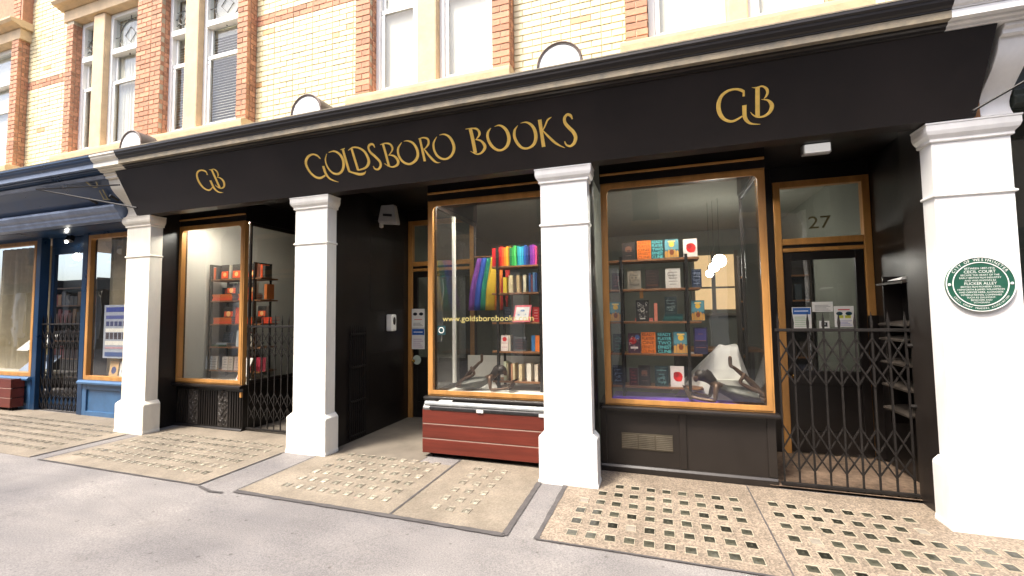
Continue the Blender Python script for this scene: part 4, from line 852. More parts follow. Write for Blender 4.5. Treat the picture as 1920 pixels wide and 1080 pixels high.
for k, (a, h) in enumerate(((400, .22), (416, .2), (432, .21), (448, .23))):
    book(zx1(a), .975, LEV[4], .13, h, .045, ((200, 190, 176), (120, 36, 50), (214, 208, 196), (90, 30, 40))[k], ('oatmeal', 'wine red', 'chalk white', 'oxblood')[k] + ' spine on the bottom shelf of the left window', face=False)
sgn = thing('leaflet', (-6.1, .82, .696), 'white leaflet leaning by the corner of the left window', 'leaflet')
mb = MB(); mb.rings([[(-6.22, .80, .697), (-6.03, .80, .697), (-5.95, .88, 1.05), (-6.11, .88, 1.05)], [(-6.22, .806, .697), (-6.03, .806, .697), (-5.95, .886, 1.05), (-6.11, .886, 1.05)]]); mb.build('sheet', PAPER, sgn)
mb = MB(); mb.quad((-6.185, .799, .73), (-6.06, .799, .73), (-6.045, .8145, .80), (-6.168, .8145, .80)); mb.build('printed_block', bc((214, 90, 90)), sgn)
# rainbow flag hanging in the middle window
fg = thing('rainbow_flag', (-2.2, 1.5, 1.75), 'striped rainbow flag hanging behind the middle bookshelf', 'flag')
fc = ((130, 70, 160), (50, 90, 190), (30, 140, 110), (236, 196, 50), (236, 130, 40), (206, 50, 44))
FX = [-2.54, -2.45, -2.36, -2.27, -2.14, -2.04, -1.94]
for k in range(6):
    mb = MB(); mb.smooth = True; rs = []
    for j in range(9):
        z = 2.50 - j * .095; sp = (j / 8); ring = []
        for q in range(5):
            u = k + q / 4; i0 = min(int(u), 5); xt = FX[i0] + (FX[i0 + 1] - FX[i0]) * (u - i0)
            ring.append((xt - .05 * sp + .10 * (1 - sp) ** 2 * (1 - u / 6), 1.5 + .02 * math.sin(u * 3.4) + .01 * math.sin(j), z))
        rs.append(ring)
    mb.rings(rs, cap=False, close=False); o = mb.build('stripe', mat('flag_%d' % k, tuple(v * .62 for v in srgb(*fc[k])), .8, var=.05), fg); sm_ = o.modifiers.new('s', 'SOLIDIFY'); sm_.thickness = .002
MB().tube([(-2.5, 1.5, 2.52), (-1.7, 1.5, 2.52)], .008, 6).build('flag_rod', BOARD, fg)

# ================================================================ THINGS IN THE WINDOWS
MATP = mat('purple_mat', srgb(86, 62, 150), .8, var=.12, vscale=20)
tag(B(-.50, 1.0, .615, 1.30, .6965, .708).build('display_mat', MATP, org=(.2, .9, .6965), bevel=.003), 'purple mat under the bronze figure in the right window', 'mat')
tag(B(-2.58, -1.06, .62, 1.40, .6965, .71).build('display_cloth', mat('white_bed_cloth', (.66, .64, .58), .85, var=.06), org=(-1.8, 1, .6965)), 'white cloth under the bronze figure in the middle window', 'cloth')
def draped(x0, x1, y0, y1, ztop, zb, lab, name, sag=.0, xpk=.6):
    mb = MB(); mb.smooth = True; n = 40; rs = []
    for j in range(9):
        t = j / 8; ring = []
        for k in range(n):
            a = 2 * math.pi * k / n; c, s_ = math.cos(a), math.sin(a)
            rx = (x1 - x0) / 2 * (.26 + .74 * t ** 1.1); ry = (y1 - y0) / 2 * (.42 + .58 * t ** .6)
            fold = 1 + (.13 * math.sin(a * 7 + 1.3) + .08 * math.sin(a * 12 + .4) + .05 * math.sin(a * 19)) * t ** .8
            px = abs(c) ** .6 * (1 if c > 0 else -1); py = abs(s_) ** .6 * (1 if s_ > 0 else -1)
            cx = x0 + (x1 - x0) * (xpk + (.5 - xpk) * t)
            ring.append((cx + rx * px * fold, (y0 + y1) / 2 + ry * py * fold, ztop + (zb - ztop) * t ** 1.15 + .02 * math.sin(a * 2) * (1 - t)))
        rs.append(ring)
    mb.rings(rs); return tag(mb.build(name, mat('dust_sheet', (.74, .72, .66), .85, var=.06, bump=.1, bscale=12), org=((x0 + x1) / 2, (y0 + y1) / 2, zb), sharp=80), lab, 'dust sheet')
draped(.20, 1.02, 1.10, 1.46, 1.285, .70, 'white dust sheet draped over a chair behind the right figure', 'draped_chair', xpk=.72)
o = B(.62, 1.0, 1.0, 1.06, .7085, .93).build('low_screen', mat('pale_screen', (.50, .48, .42), .8, var=.05), org=(.8, 1.03, .7085)); tag(o, 'low pale screen behind the legs of the right bronze figure', 'screen')
o = B(-2.58, -1.06, 1.455, 1.49, .70, 1.10).build('low_screen', mat('pale_screen', (.50, .48, .42), .8), org=(-1.8, 1.47, .7)); tag(o, 'low pale screen at the back of the middle display', 'screen')
# bronze reading figures
def figure(ox, oy, oz, sx, lab, k=1.0):
    t = thing('bronze_figure', (ox, oy, oz), lab, 'statue', 'bronze reading figures'); ORG[t.name] = Vector()
    V = {'pel': (.31, 0, .085, .062, .052), 'wai': (.235, 0, .115, .050, .042), 'che': (.165, 0, .165, .062, .045), 'nec': (.085, 0, .205, .026, .026), 'hdb': (.03, 0, .235, .050, .048), 'hdt': (.0, 0, .255, .056, .052), 'fac': (-.035, 0, .225, .036, .036), 'chi': (-.03, 0, .185, .020, .022),
         'shl': (.14, -.085, .165, .030, .030), 'ell': (.125, -.105, .03, .021, .021), 'wrl': (.0, -.06, .035, .016, .016), 'hal': (-.06, -.04, .045, .018, .012),
         'shr': (.14, .085, .165, .030, .030), 'elr': (.10, .12, .03, .021, .021), 'wrr': (-.01, .06, .06, .016, .016), 'har': (-.06, .035, .075, .018, .012),
         'hil': (.36, -.05, .08, .052, .05), 'knl': (.60, -.06, .045, .036, .036), 'cal': (.50, -.06, .125, .032, .03), 'anl': (.375, -.055, .185, .018, .018), 'hel': (.345, -.055, .205, .020, .02), 'tol': (.40, -.055, .295, .014, .018),
         'hir': (.36, .05, .08, .052, .05), 'knr': (.58, .06, .045, .036, .036), 'car': (.46, .05, .20, .032, .03), 'anr': (.315, .03, .335, .018, .018), 'her': (.285, .03, .345, .02, .02), 'tor': (.285, .03, .445, .014, .018)}
    E_ = [('pel', 'wai'), ('wai', 'che'), ('che', 'nec'), ('nec', 'hdb'), ('hdb', 'hdt'), ('hdb', 'fac'), ('fac', 'chi'), ('che', 'shl'), ('shl', 'ell'), ('ell', 'wrl'), ('wrl', 'hal'), ('che', 'shr'), ('shr', 'elr'), ('elr', 'wrr'), ('wrr', 'har'),
          ('pel', 'hil'), ('hil', 'knl'), ('knl', 'cal'), ('cal', 'anl'), ('anl', 'hel'), ('hel', 'tol'), ('pel', 'hir'), ('hir', 'knr'), ('knr', 'car'), ('car', 'anr'), ('anr', 'her'), ('her', 'tor')]
    # fingers: five short chains per hand rooted in the palm
    for hnd, sgn in (('hal', 1), ('har', -1)):
        hx, hy, hz = V[hnd][:3]
        for f in range(5):
            if f == 4: a = (hx + .006, hy + sgn * .02, hz + .006); b = (hx - .012, hy + sgn * .032, hz + .014)
            else: a = (hx - .022, hy + (f - 1.5) * .0085, hz + .002); b = (hx - .046 + abs(f - 1.3) * .005, hy + (f - 1.5) * .0095, hz + .012)
            V[hnd + 'a%d' % f] = (*a, .0055, .0055); V[hnd + 'b%d' % f] = (*b, .0045, .0045); E_ += [(hnd, hnd + 'a%d' % f), (hnd + 'a%d' % f, hnd + 'b%d' % f)]
    ks = list(V); me = bpy.data.meshes.new('body'); me.from_pydata([(sx * V[n][0] * k, V[n][1] * k, V[n][2] * k) for n in ks], [(ks.index(a), ks.index(b)) for a, b in E_], [])
    me.materials.append(BRONZE); ob = bpy.data.objects.new('body', me); col.objects.link(ob); ob.parent = t
    sk = ob.modifiers.new('Skin', 'SKIN'); sk.use_smooth_shade = True
    if not me.skin_vertices: me.attributes
    bmx = bmesh.new(); bmx.from_mesh(me); ly = bmx.verts.layers.skin.verify(); bmx.verts.ensure_lookup_table()
    for i, n in enumerate(ks): bmx.verts[i][ly].radius = (V[n][3] * k, V[n][4] * k); bmx.verts[i][ly].use_root = (n == 'pel')
    bmx.to_mesh(me); bmx.free()
    ob.modifiers.new('Sub', 'SUBSURF').render_levels = 2
    # hair, dress, book
    q = lambda x, y, z: (sx * x * k, y * k, z * k)
    mb = MB(); mb.ball(q(.02, 0, .255), .062 * k, .060 * k, .056 * k, 18, 10); mb.tube([q(.045, 0, .28), q(.075, 0, .25), q(.11, 0, .215), q(.15, 0, .20)], [.05 * k, .056 * k, .045 * k, .02 * k], 12); mb.build('hair', mat('bronze_hair', (.022, .015, .011), .5, metal=.3, var=.4, bump=.4, bscale=60), t)
    mb = MB(); mb.smooth = True; rs = []
    for x, ry, rz, zc in ((.14, .075, .05, .165), (.19, .072, .05, .14), (.24, .062, .052, .115), (.30, .085, .07, .095), (.38, .115, .072, .085), (.46, .125, .062, .075), (.50, .128, .058, .07)):
        rs.append([q(x + .008 * math.sin(a * 4), ry * math.cos(a) * (1 + .05 * math.sin(a * 11)), max(.008, zc + rz * math.sin(a) * (1 + .04 * math.sin(a * 9)))) for a in [2 * math.pi * i / 26 for i in range(26)]])
    mb.rings(rs); mb.build('dress', mat('bronze_dress', (.030, .030, .024), .45, metal=.4, var=.5, vscale=18, bump=.3, bscale=40), t, sharp=80)
    mb = MB(); mb.rings([[q(-.10, -.10, .03), q(-.06, 0, .02), q(-.10, .10, .03), q(-.10, .10, .04), q(-.06, 0, .032), q(-.10, -.10, .04)], [q(-.15, -.10, .13), q(-.11, 0, .12), q(-.15, .10, .13), q(-.152, .10, .142), q(-.112, 0, .132), q(-.152, -.10, .142)]]); mb.build('open_book', BRONZE, t)
    return t
figure(.435, .86, .708, 1, 'dark bronze girl lying reading on the purple mat', 1.12)
f2 = figure(-1.86, .92, .71, -1, 'dark bronze girl lying reading on the white cloth', 1.05)
# ---- paper notices on door glass and wall
def notice(x, y, z, w_, h, lab, bands, M=PAPER):
    t = thing('notice', (x, y, z), lab, 'notice', 'paper notices'); B(x - w_ / 2, x + w_ / 2, y, y + .003, z - h / 2, z + h / 2).build('sheet', M, t)
    for k, (c, a, b, p, q_) in enumerate(bands): B(x - w_ / 2 + w_ * a, x - w_ / 2 + w_ * b, y - .001 - k * .0003, y, z - h / 2 + h * p, z - h / 2 + h * q_).build('print', bc(c), t)
    return t
LN = lambda a, b, n, c=(150, 150, 150): [(c, .12, .88 - .1 * (i % 3), a + (b - a) * i / n, a + (b - a) * (i + .4) / n) for i in range(n)]
notice(1.632, 1.575, 1.60, .195, .245, 'white notice with a blue heading on door 27', [((44, 96, 170), .04, .96, .66, .97), ((230, 236, 244), .12, .85, .8, .84)] + LN(.08, .6, 6, (170, 190, 160)))
notice(1.845, 1.574, 1.725, .205, .115, 'small landscape white notice on door 27', LN(.12, .75, 5))
notice(1.855, 1.575, 1.52, .10, .085, 'small picture card below the landscape notice on door 27', [((40, 44, 46), .2, .8, .2, .8), ((190, 190, 190), .35, .6, .45, .72)])
n3 = notice(2.052, 1.575, 1.61, .19, .24, 'white notice with two dark eyes on door 27', [((200, 90, 90), .2, .8, .80, .86), ((190, 190, 80), .16, .46, .42, .56), ((190, 190, 80), .54, .84, .42, .56)] + LN(.08, .35, 4, (150, 150, 190)))
mb = MB()
for sx in (-.045, .045): mb.ball((2.052 + sx, 1.573, 1.645), .032, .002, .022, 14, 6)
mb.build('printed_eyes', bc((20, 60, 76)), n3)
n4 = notice(-3.668, 1.935, 1.63, .235, .31, 'white notice with two dark eyes on the middle door', LN(.1, .3, 3) + [((200, 120, 110), .2, .8, .42, .46)])
mb = MB()
for sx in (-.055, .055): mb.ball((-3.668 + sx, 1.933, 1.70), .04, .002, .026, 14, 6)
mb.build('printed_eyes', bc((24, 30, 40)), n4)
notice(-3.668, 1.935, 1.30, .235, .335, 'white notice with a blue heading on the middle door', [((36, 88, 168), .03, .97, .68, .97), ((230, 236, 244), .15, .85, .8, .84)] + LN(.08, .55, 5, (190, 170, 190)))
t = thing('round_sticker', (-3.69, 1.935, .93), 'pale round sticker low on the middle door', 'sticker')
mb = MB(); mb.profy([(-3.69 + .075 * math.cos(a * .35), .96 + .075 * math.sin(a * .35)) for a in range(18)], 1.932, 1.935); mb.build('disc', mat('pale_green', (.45, .52, .44), .6), t)
t = thing('square_sticker', (-2.53, .5415, 1.47), 'small square sign with a ring on the middle pane', 'sticker')
B(-2.585, -2.475, .541, .5445, 1.44, 1.55).build('sheet', bc((36, 70, 74)), t)
MB().tube([(-2.53 + .034 * math.cos(a * .45), .5395, 1.495 + .034 * math.sin(a * .45)) for a in range(15)], .006, 6).build('ring', PAPER, t)
# ---- alarm box, dispenser, bulkhead lamp, plaque
t = thing('alarm_box', (-3.66, 1.0, 2.97), 'grey-white alarm bell box high in the middle doorway', 'alarm box')
mb = MB().rings([[(-3.77, 1.0, 3.02), (-3.48, 1.0, 2.985), (-3.47, 1.09, 2.985), (-3.77, 1.09, 3.02)], [(-3.775, .985, 3.05), (-3.475, .985, 3.015), (-3.47, 1.09, 3.015), (-3.775, 1.09, 3.05)], [(-3.735, 1.0, 3.28), (-3.525, 1.0, 3.275), (-3.525, 1.09, 3.275), (-3.735, 1.09, 3.28)]]); mb.build('housing', mat('alarm_plastic', (.42, .41, .40), .45, var=.08), t, bevel=.008)
MB().rings([[(-3.69, .984, 3.118), (-3.545, .984, 3.098), (-3.545, .984, 3.132), (-3.69, .984, 3.152)], [(-3.69, .995, 3.118), (-3.545, .995, 3.098), (-3.545, .995, 3.132), (-3.69, .995, 3.152)]]).build('dark_legend', bc((40, 40, 42)), t)
mb = MB(); mb.lathe((-3.745, 1.03, 2.955), [(.012, 0), (.03, .012), (.03, .06)], 12); mb.build('strobe', PLAST, t)
B(-3.871, -3.776, 1.03, 1.08, 3.08, 3.14).build('bracket', IRON, t)
t = thing('hand_dispenser', (-3.87, 1.42, 1.45), 'white hand gel dispenser on the black doorway wall', 'dispenser')
B(-3.8705, -3.765, 1.335, 1.465, 1.445, 1.70).build('housing', mat('bright_plastic', (.75, .74, .71), .35, var=.03), t, bevel=.02, seg=3)
MB().ball((-3.764, 1.40, 1.60), .012, .035, .06).build('window', BLACK, t)
t = thing('bulkhead_lamp', (1.62, .95, 3.3), 'white bulkhead lamp glowing above the door numbered 27', 'lamp')
B(1.52, 1.78, .86, .94, 3.315, 3.424).build('housing', PLAST, t, bevel=.012); B(1.535, 1.765, .84, .859, 3.325, 3.414).build('diffuser', mat('lit_diffuser', (.85, .83, .80), .5, emit=.12), t, bevel=.01)
pq = thing('green_plaque', (2.40, 0, 1.875), 'round green commemorative plaque on the right white pillar', 'plaque')
GRN = mat('plaque_green', (.018, .085, .055), .35, var=.15); PWH = mat('plaque_white', (.78, .78, .74), .5)
PX, PZ, PR = 2.402, 1.877, .213
def disc(r, y0, y1, n=56): return MB().profy([(PX + r * math.cos(2 * math.pi * k / n), PZ + r * math.sin(2 * math.pi * k / n)) for k in range(n)], y0, y1)
disc(PR, -.022, -.0005).build('plate', GRN, pq, bevel=.003)
def ringm(r0, r1, y0, y1, n=64):
    mb = MB(); mb.smooth = False; a_ = [2 * math.pi * k / n for k in range(n)]
    c = lambda r, y: [(PX + r * math.cos(a), y, PZ + r * math.sin(a)) for a in a_]
    return mb.rings([c(r0, y1), c(r0, y0), c(r1, y0), c(r1, y1)], cap=False)
ringm(.207, .213, -.026, -.0225).build('rim', PWH, pq); ringm(.166, .172, -.0255, -.0225).build('inner_ring', PWH, pq)
mb = MB()
lines = [('BETWEEN 1897-1915', .0200, .122), ('CECIL COURT', .030, .096), ('BECAME THE HEART OF THE', .0180, .070), ('EARLY BRITISH FILM INDUSTRY', .0180, .049), ('AND WAS KNOWN AS', .0180, .028), ('FLICKER ALLEY', .029, .004), ('BRITISH FILM PIONEERS CECIL', .0180, -.021), ('HEPWORTH & JAMES WILLIAMSON', .0180, -.042), ('HAD OFFICES HERE, ALONGSIDE', .0180, -.063), ('INTERNATIONAL COMPANIES', .0180, -.084), ('SUCH AS GAUMONT,', .0180, -.104), ('BIOSCOPE AND', .0180, -.124), ('VITAGRAPH', .0180, -.143)]
for tx, sz, dz in lines: text_on(mb, tx, sz, (PX, -.0235, PZ + dz), (1, 0, 0), (0, 0, 1), sx=1.02)
def arctext(tx, sz, r, a0, step, flip):
    n = len(tx)
    for i, ch in enumerate(tx):
        if ch == ' ': continue
        a = a0 + (i - (n - 1) / 2) * step * (1 if flip else -1); c = (PX + r * math.cos(a), -.0235, PZ + r * math.sin(a))
        text_on(mb, ch, sz, c, (1, 0, 0), (0, 0, 1), rot=a + (math.pi / 2 if flip else -math.pi / 2))
arctext('CITY OF WESTMINSTER', .029, .189, math.pi / 2, .112, False)
arctext('CECIL COURT TRADERS ASSOCIATION', .0185, .189, -math.pi / 2, .068, True)
mb.build('lettering', PWH, pq)
for a in (-.19, .19): MB().ball((PX + a, -.023, PZ), .011, .005, .011, 12, 6).build('fixing_stud', PWH, pq)
# ---- folding lattice gates
def gate(x0, x1, y, n, zt, zones, lab, spikes=True, name='lattice_gate', w_=.016, mid=True):
    t = thing(name, ((x0 + x1) / 2, y, 0), lab, 'gate', 'folding lattice gates')
    xs = [x0 + (x1 - x0) * k / (n - 1) for k in range(n)]
    for k, x in enumerate(xs):
        mb = B(x - w_ / 2, x + w_ / 2, y - .006, y + .006, gz(x) + .035, zt + (.0 if spikes else .03))
        if spikes: mb.rings([[(x - w_ * .5, y - .005, zt), (x + w_ * .5, y - .005, zt), (x + w_ * .5, y + .005, zt), (x - w_ * .5, y + .005, zt)], [(x - w_ * .7, y - .007, zt + .05), (x + w_ * .7, y - .007, zt + .05), (x + w_ * .7, y + .007, zt + .05), (x - w_ * .7, y + .007, zt + .05)], [(x - .001, y - .001, zt + .15), (x + .001, y - .001, zt + .15), (x + .001, y + .001, zt + .15), (x - .001, y + .001, zt + .15)]])
        mb.build('bar', IRON, t)
    for z in zones['rails']: B(x0 - .03, x1 + .03, y - .016, y + .016, z - .014, z + .014).build('rail', IRON, t, bevel=.003)
    for zs in zones['lat']:
        for a, b in zip(zs, zs[1:]):
            for xa, xb in zip(xs, xs[1:]):
                MB().bar((xa, y - .011, a), (xb, y - .011, b), w_ * .85, .006).build('lattice_strip', IRON, t)
                MB().bar((xb, y + .011, a), (xa, y + .011, b), w_ * .85, .006).build('lattice_strip', IRON, t)
    return t
g3 = gate(1.13, 2.14, .50, 9, 1.52, {'rails': [1.50, .045], 'lat': [(1.42, 1.19, .98), (.60, .37, .17)]}, 'black folding lattice gate closing the doorway numbered 27')
MB().tube([(2.14, .50, 1.36), (2.19, .50, 1.36)], .02, 8).build('gate_lug', IRON, g3); MB().tube([(2.14, .50, .82), (2.19, .50, .82)], .02, 8).build('gate_lug', IRON, g3)
# folded gates against the jambs
def folded(x, y0, y1, zt, lab, n=9, dx=.0):
    t = thing('folded_gate', (x, y0, 0), lab, 'gate', 'folded gates')
    for k in range(n):
        yy = y0 + (y1 - y0) * k / (n - 1); xx = x + dx * k
        mb = B(xx - .008, xx + .008, yy - .005, yy + .005, gz(x) + .03, zt); mb.rings([[(xx - .008, yy - .005, zt), (xx + .008, yy - .005, zt), (xx + .008, yy + .005, zt), (xx - .008, yy + .005, zt)], [(xx - .001, yy - .001, zt + .1), (xx + .001, yy - .001, zt + .1), (xx + .001, yy + .001, zt + .1), (xx - .001, yy + .001, zt + .1)]]); mb.build('bar', IRON, t)
    for z in (.1, .55, 1.0, zt - .02):
        MB().rings([[(x + dx * k - .013, y0 + (y1 - y0) * k, z - .012), (x + dx * k + .013, y0 + (y1 - y0) * k, z - .012), (x + dx * k + .013, y0 + (y1 - y0) * k, z + .012), (x + dx * k - .013, y0 + (y1 - y0) * k, z + .012)] for k in (0, 1)] if not dx else [[(x, y0 - .01, z - .012), (x, y0 + .012, z - .012), (x, y0 + .012, z + .012), (x, y0 - .01, z + .012)], [(x + dx * (n - 1), y1 - .01, z - .012), (x + dx * (n - 1), y1 + .012, z - .012), (x + dx * (n - 1), y1 + .012, z + .012), (x + dx * (n - 1), y1 - .01, z + .012)]]).build('link', IRON, t)
folded(-3.845, .50, .82, 1.46, 'black folding gate pushed back against the middle doorway wall', 9)
gate(-5.66, -4.345, .56, 12, 1.56, {'rails': [1.545, .075], 'lat': [(1.48, 1.30, 1.12), (.62, .42, .22)]}, 'thin black lattice gate closing the recess right of the left window', w_=.012)
# ---- wall shelves right of door 27
t = thing('wall_rack', (2.25, .8, 0), 'black tiered leaflet rack on the wall beside door 27', 'rack')
for k, z in enumerate((1.93, 1.53, 1.385, 1.155, .93, .70)):
    MB().rings([[(2.16, .55, z), (2.374, .55, z + .035), (2.374, .55, z + .052), (2.16, .55, z + .017)], [(2.16, 1.05, z), (2.374, 1.05, z + .035), (2.374, 1.05, z + .052), (2.16, 1.05, z + .017)]]).build('shelf', mat('rack_shelf', (.04, .032, .026), .45, var=.3), t)
for y in (.54, 1.06): B(2.22, 2.374, y - .01, y + .008, .55, 2.02).build('rack_side', DARKP, t)
tag(MB().rings([[(2.17, .60, 1.962), (2.24, .62, 1.972), (2.24, .86, 1.972), (2.17, .84, 1.962)], [(2.19, .60, 1.99), (2.25, .62, 2.00), (2.25, .86, 1.99), (2.18, .84, 1.97)]]).build('folded_paper', PAPER, org=(2.2, .72, 1.96)), 'crumpled white paper on top of the leaflet rack', 'paper')
# ---- wooden planters
TRAY = mat('black_trough', (.018, .018, .02), .22, var=.2); CLEAR = mat('clear_cover', (.30, .32, .33), .12, var=.3, spec=.8)
def planter(x0, x1, y0, y1, lab, top=True, zg=0):
    t = thing('planter_box', ((x0 + x1) / 2, y0, zg), lab, 'planter', 'wooden planters')
    z0 = zg + .060; ph = .158
    for k in range(3):
        a = z0 + k * (ph + .013)
        B(x0, x1, y0, y0 + .022, a, a + ph).build('plank', PLANK, t, bevel=.004)
        for x in (x0 + .001, x1 - .023): B(x, x + .022, y0 + .0235, y1, a + .001, a + ph - .001).build('side_plank', PLANK, t, bevel=.003)
    B(x0 + .024, x1 - .024, y0 + .0225, y0 + .03, z0 + .005, z0 + .495).build('backing', mat('gap_highlight', (.36, .27, .22), .8), t)
    for k in (1, 2): B(x0 + .002, x1 - .002, y0 + .004, y0 + .0215, z0 + k * (ph + .013) - .0115, z0 + k * (ph + .013) - .002).build('highlight_strip', mat('gap_highlight', (.36, .27, .22)), t)  # pale strips between planks paint in the light along the plank edges
    B(x0 + .03, x1 - .03, y0 + .035, y1 - .01, z0 + .01, z0 + .49).build('liner', BLACK, t)
    for x in (x0 + .1, x1 - .1):
        for y in (y0 + .05, y1 - .05): MB().tube([(x - .015, y, zg + .024), (x + .015, y, zg + .024)], .022, 10).build('castor', IRON, t)
    zt = z0 + 3 * ph + .02
    if top:
        MB().profx([(y0 - .004, zt + .001), (y0 - .012, zt + .02), (y0 - .004, zt + .045), (y0 + .02, zt + .06), (y1, zt + .085), (y1, zt + .001)], x0 + .10, x1).build('trough', TRAY, t, bevel=.006)
        mb = MB(); mb.smooth = True; mb.rings([[(x, y0 + .03 + .033 * math.cos(a), zt + .073 + .030 * math.sin(a)) for a in [2 * math.pi * k / 12 for k in range(12)]] for x in (x0 + .03, x1)]); mb.build('rolled_cover', CLEAR, t)
        MB().profx([(y0 - .002, zt + .001), (y0 - .01, zt + .03), (y0 + .03, zt + .075), (y1, zt + .084), (y1, zt + .001)], x0 + .01, x0 + .099).build('trough_end', mat('grey_end', (.20, .20, .20), .3), t, bevel=.006)
        B(x0 + .20, x0 + .36, y0 + .01, y0 + .09, zt + .1035, zt + .106).build('paper_label', PAPER, t)
        B(x0 + .70, x0 + .78, y0 - .016, y0 - .0125, zt + .006, zt + .04).build('paper_label', PAPER, t); B(x1 - .10, x1 - .03, y0 - .016, y0 - .0125, zt + .002, zt + .035).build('paper_label', PAPER, t)
    return t
planter(-2.66, -1.13, .30, .478, 'low mahogany plank planter in front of the middle window', zg=gz(-1.9))
planter(-11.9, -10.86, .30, .478, 'reddish plank planter at the far left blue shop', False, zg=gz(-11.3))
# ---- iron awning rods
ar = thing('awning_rod', (-8.0, -.12, 3.43), 'thin black iron awning rods above the blue shop', 'awning rod')
MB().tube([(-8.95, -.35, 3.68), (-7.14, -.30, 3.575)], .011, 6).build('stay', IRON, ar); MB().tube([(-8.95, -.35, 3.68), (-6.86, -.24, 3.235)], .013, 6).build('stay', IRON, ar)
for x, z in ((-7.86, 3.425), (-7.39, 3.425)): MB().tube([(x, -.16, z - .02), (x, -.27, z + .03)], .02, 6).build('rod_bracket', IRON, ar)
ar = thing('awning_rod', (2.4, -.2, 3.19), 'thin black iron rod crossing the right white console', 'awning rod')
MB().tube([(2.352, -.19, 3.195), (2.72, -.30, 3.40)], .009, 6).build('stay', IRON, ar); MB().ball((2.352, -.185, 3.19), .016).build('hook', IRON, ar)

# ================================================================ BLUE SHOP (left neighbour)
bs = thing('blue_shopfront', (-9.4, .5, 0), 'blue painted shopfront at the far left', 'shopfront')
fb = MB(); fb.smooth = True
fb.profx([(.0, 3.40), (-.06, 3.43), (-.115, 3.50), (-.17, 3.60), (-.25, 3.70), (-.33, 3.765), (.1, 3.77), (.1, 3.40)], -14, -7.435); fb = fb.build('fascia', BLUE, bs)
BLGR = mat('blue_grey_moulding', (.16, .20, .28), .35, var=.3, vscale=5)
cornice(bs, -14, -7.452, BLUE, BLGR, BLUE)
MB().profx([(.05, 3.16), (-.08, 3.165), (-.09, 3.20), (-.11, 3.225), (-.11, 3.255), (-.15, 3.285), (-.175, 3.33), (-.175, 3.355), (-.13, 3.385), (-.05, 3.40), (.05, 3.40)], -14, -7.47).build('lower_moulding', BLGR, bs, bevel=.003)
MB().profx([(-.335, 3.74), (-.30, 3.70), (-.275, 3.705), (-.30, 3.76)], -14, -7.44).build('fascia_bead', BLGR, bs)
for z0_, st in ((0, [[(-7.80, .47, .02), (-7.90, .44, .03), (-7.86, .34, .03), (-7.76, .33, .022), (-7.70, .40, .02)]]), (0, [[(-7.78, .26, .02), (-7.78, .10, .02)], [(-7.70, .27, .02), (-7.70, .08, .02)], [(-7.80, .10, .02), (-7.66, .08, .02)]])):
    mb = MB()
    for s_ in st:
        pts = crs(s_) if len(s_) > 2 else s_
        rs = []
        for i, (x, tt, w_) in enumerate(pts):
            a = pts[max(i - 1, 0)]; b = pts[min(i + 1, len(pts) - 1)]; d = Vector((b[0] - a[0], b[1] - a[1])).normalized(); nn = Vector((-d.y, d.x)) * w_ / 2
            def onb(xx, t_):
                z = 3.40 + t_ * .72; y = -.17 - (z - 3.60) * .85 if z > 3.5 else -.115 - (z - 3.5) * .6
                return Vector((xx, y - .03, z))
            p, q_ = onb(x + nn.x, tt + nn.y), onb(x - nn.x, tt - nn.y); rs.append([p, q_, q_ + Vector((0, .008, 0)), p + Vector((0, .008, 0))])
        mb.rings(rs)
    mb.build('gilt_letter', mat('dull_gilt', (.34, .28, .14), .5), fb)
B(-14, -7.43, .10, .60, 3.17, 3.42).build('soffit', BLUE, bs)
def bwin(x0, x1, lab):
    mb = MB(); rframe(mb, x0, x1, .66, 3.13, .07, .49, .56, .04); f = mb.build('display_window', GOLDF, bs, bevel=.005); f['label'] = lab
    B(x0 + .066, x1 - .066, .54, .546, .726, 3.064).build('pane', GLASS, f)
    MB().profx([(.43, .60), (.425, .63), (.45, .659), (.60, .659), (.60, .60)], x0 - .05, x1 + .03).build('sill', BLUE2, f, bevel=.004)
    s = B(x0 - .03, x1, .52, .60, -.05, .599).build('stall_riser', BLUE2, bs)
    for a, b, c, d in ((x0 - .03, x0 + .09, .02, .598), (x1 - .09, x1, .02, .598), (x0 + .09, x1 - .09, .50, .598), (x0 + .09, x1 - .09, .02, .14)): B(a, b, .495, .5195, c, d).build('panel_frame', BLUE2, s, bevel=.006)
    B(x0 - .02, x1, .50, .58, 3.131, 3.17).build('head_board', BLUE, bs)
bwin(-9.27, -7.44, 'blue shop window with poster and curtain'); bwin(-13.6, -10.73, 'far left blue shop window with tilted stands')
for x in (-9.41, -10.72): B(x, x + .13, .49, .62, -.05, 3.17).build('door_jamb', BLUE, bs, bevel=.006)
mb = MB(); mb.box(-10.588, -10.50, .64, .70, 0, 3.0); mb.box(-9.50, -9.412, .64, .70, 0, 3.0); mb.box(-10.50, -9.50, .64, .70, 2.88, 3.0); mb.box(-10.50, -9.50, .64, .70, 0, .30)
db = mb.build('door', BLUE, bs, bevel=.004); B(-10.50, -9.50, .66, .666, .30, 2.88).build('pane', GLASS, db); B(-10.588, -9.412, .64, .70, 3.001, 3.42).build('door_head', BLUE, bs)
gate(-10.58, -9.44, .56, 11, 1.62, {'rails': [1.60, .06], 'lat': [(1.52, 1.34, 1.16), (.72, .50, .28, .09)]}, 'black folding lattice gate closing the blue shop doorway', name='lattice_gate', w_=.014)
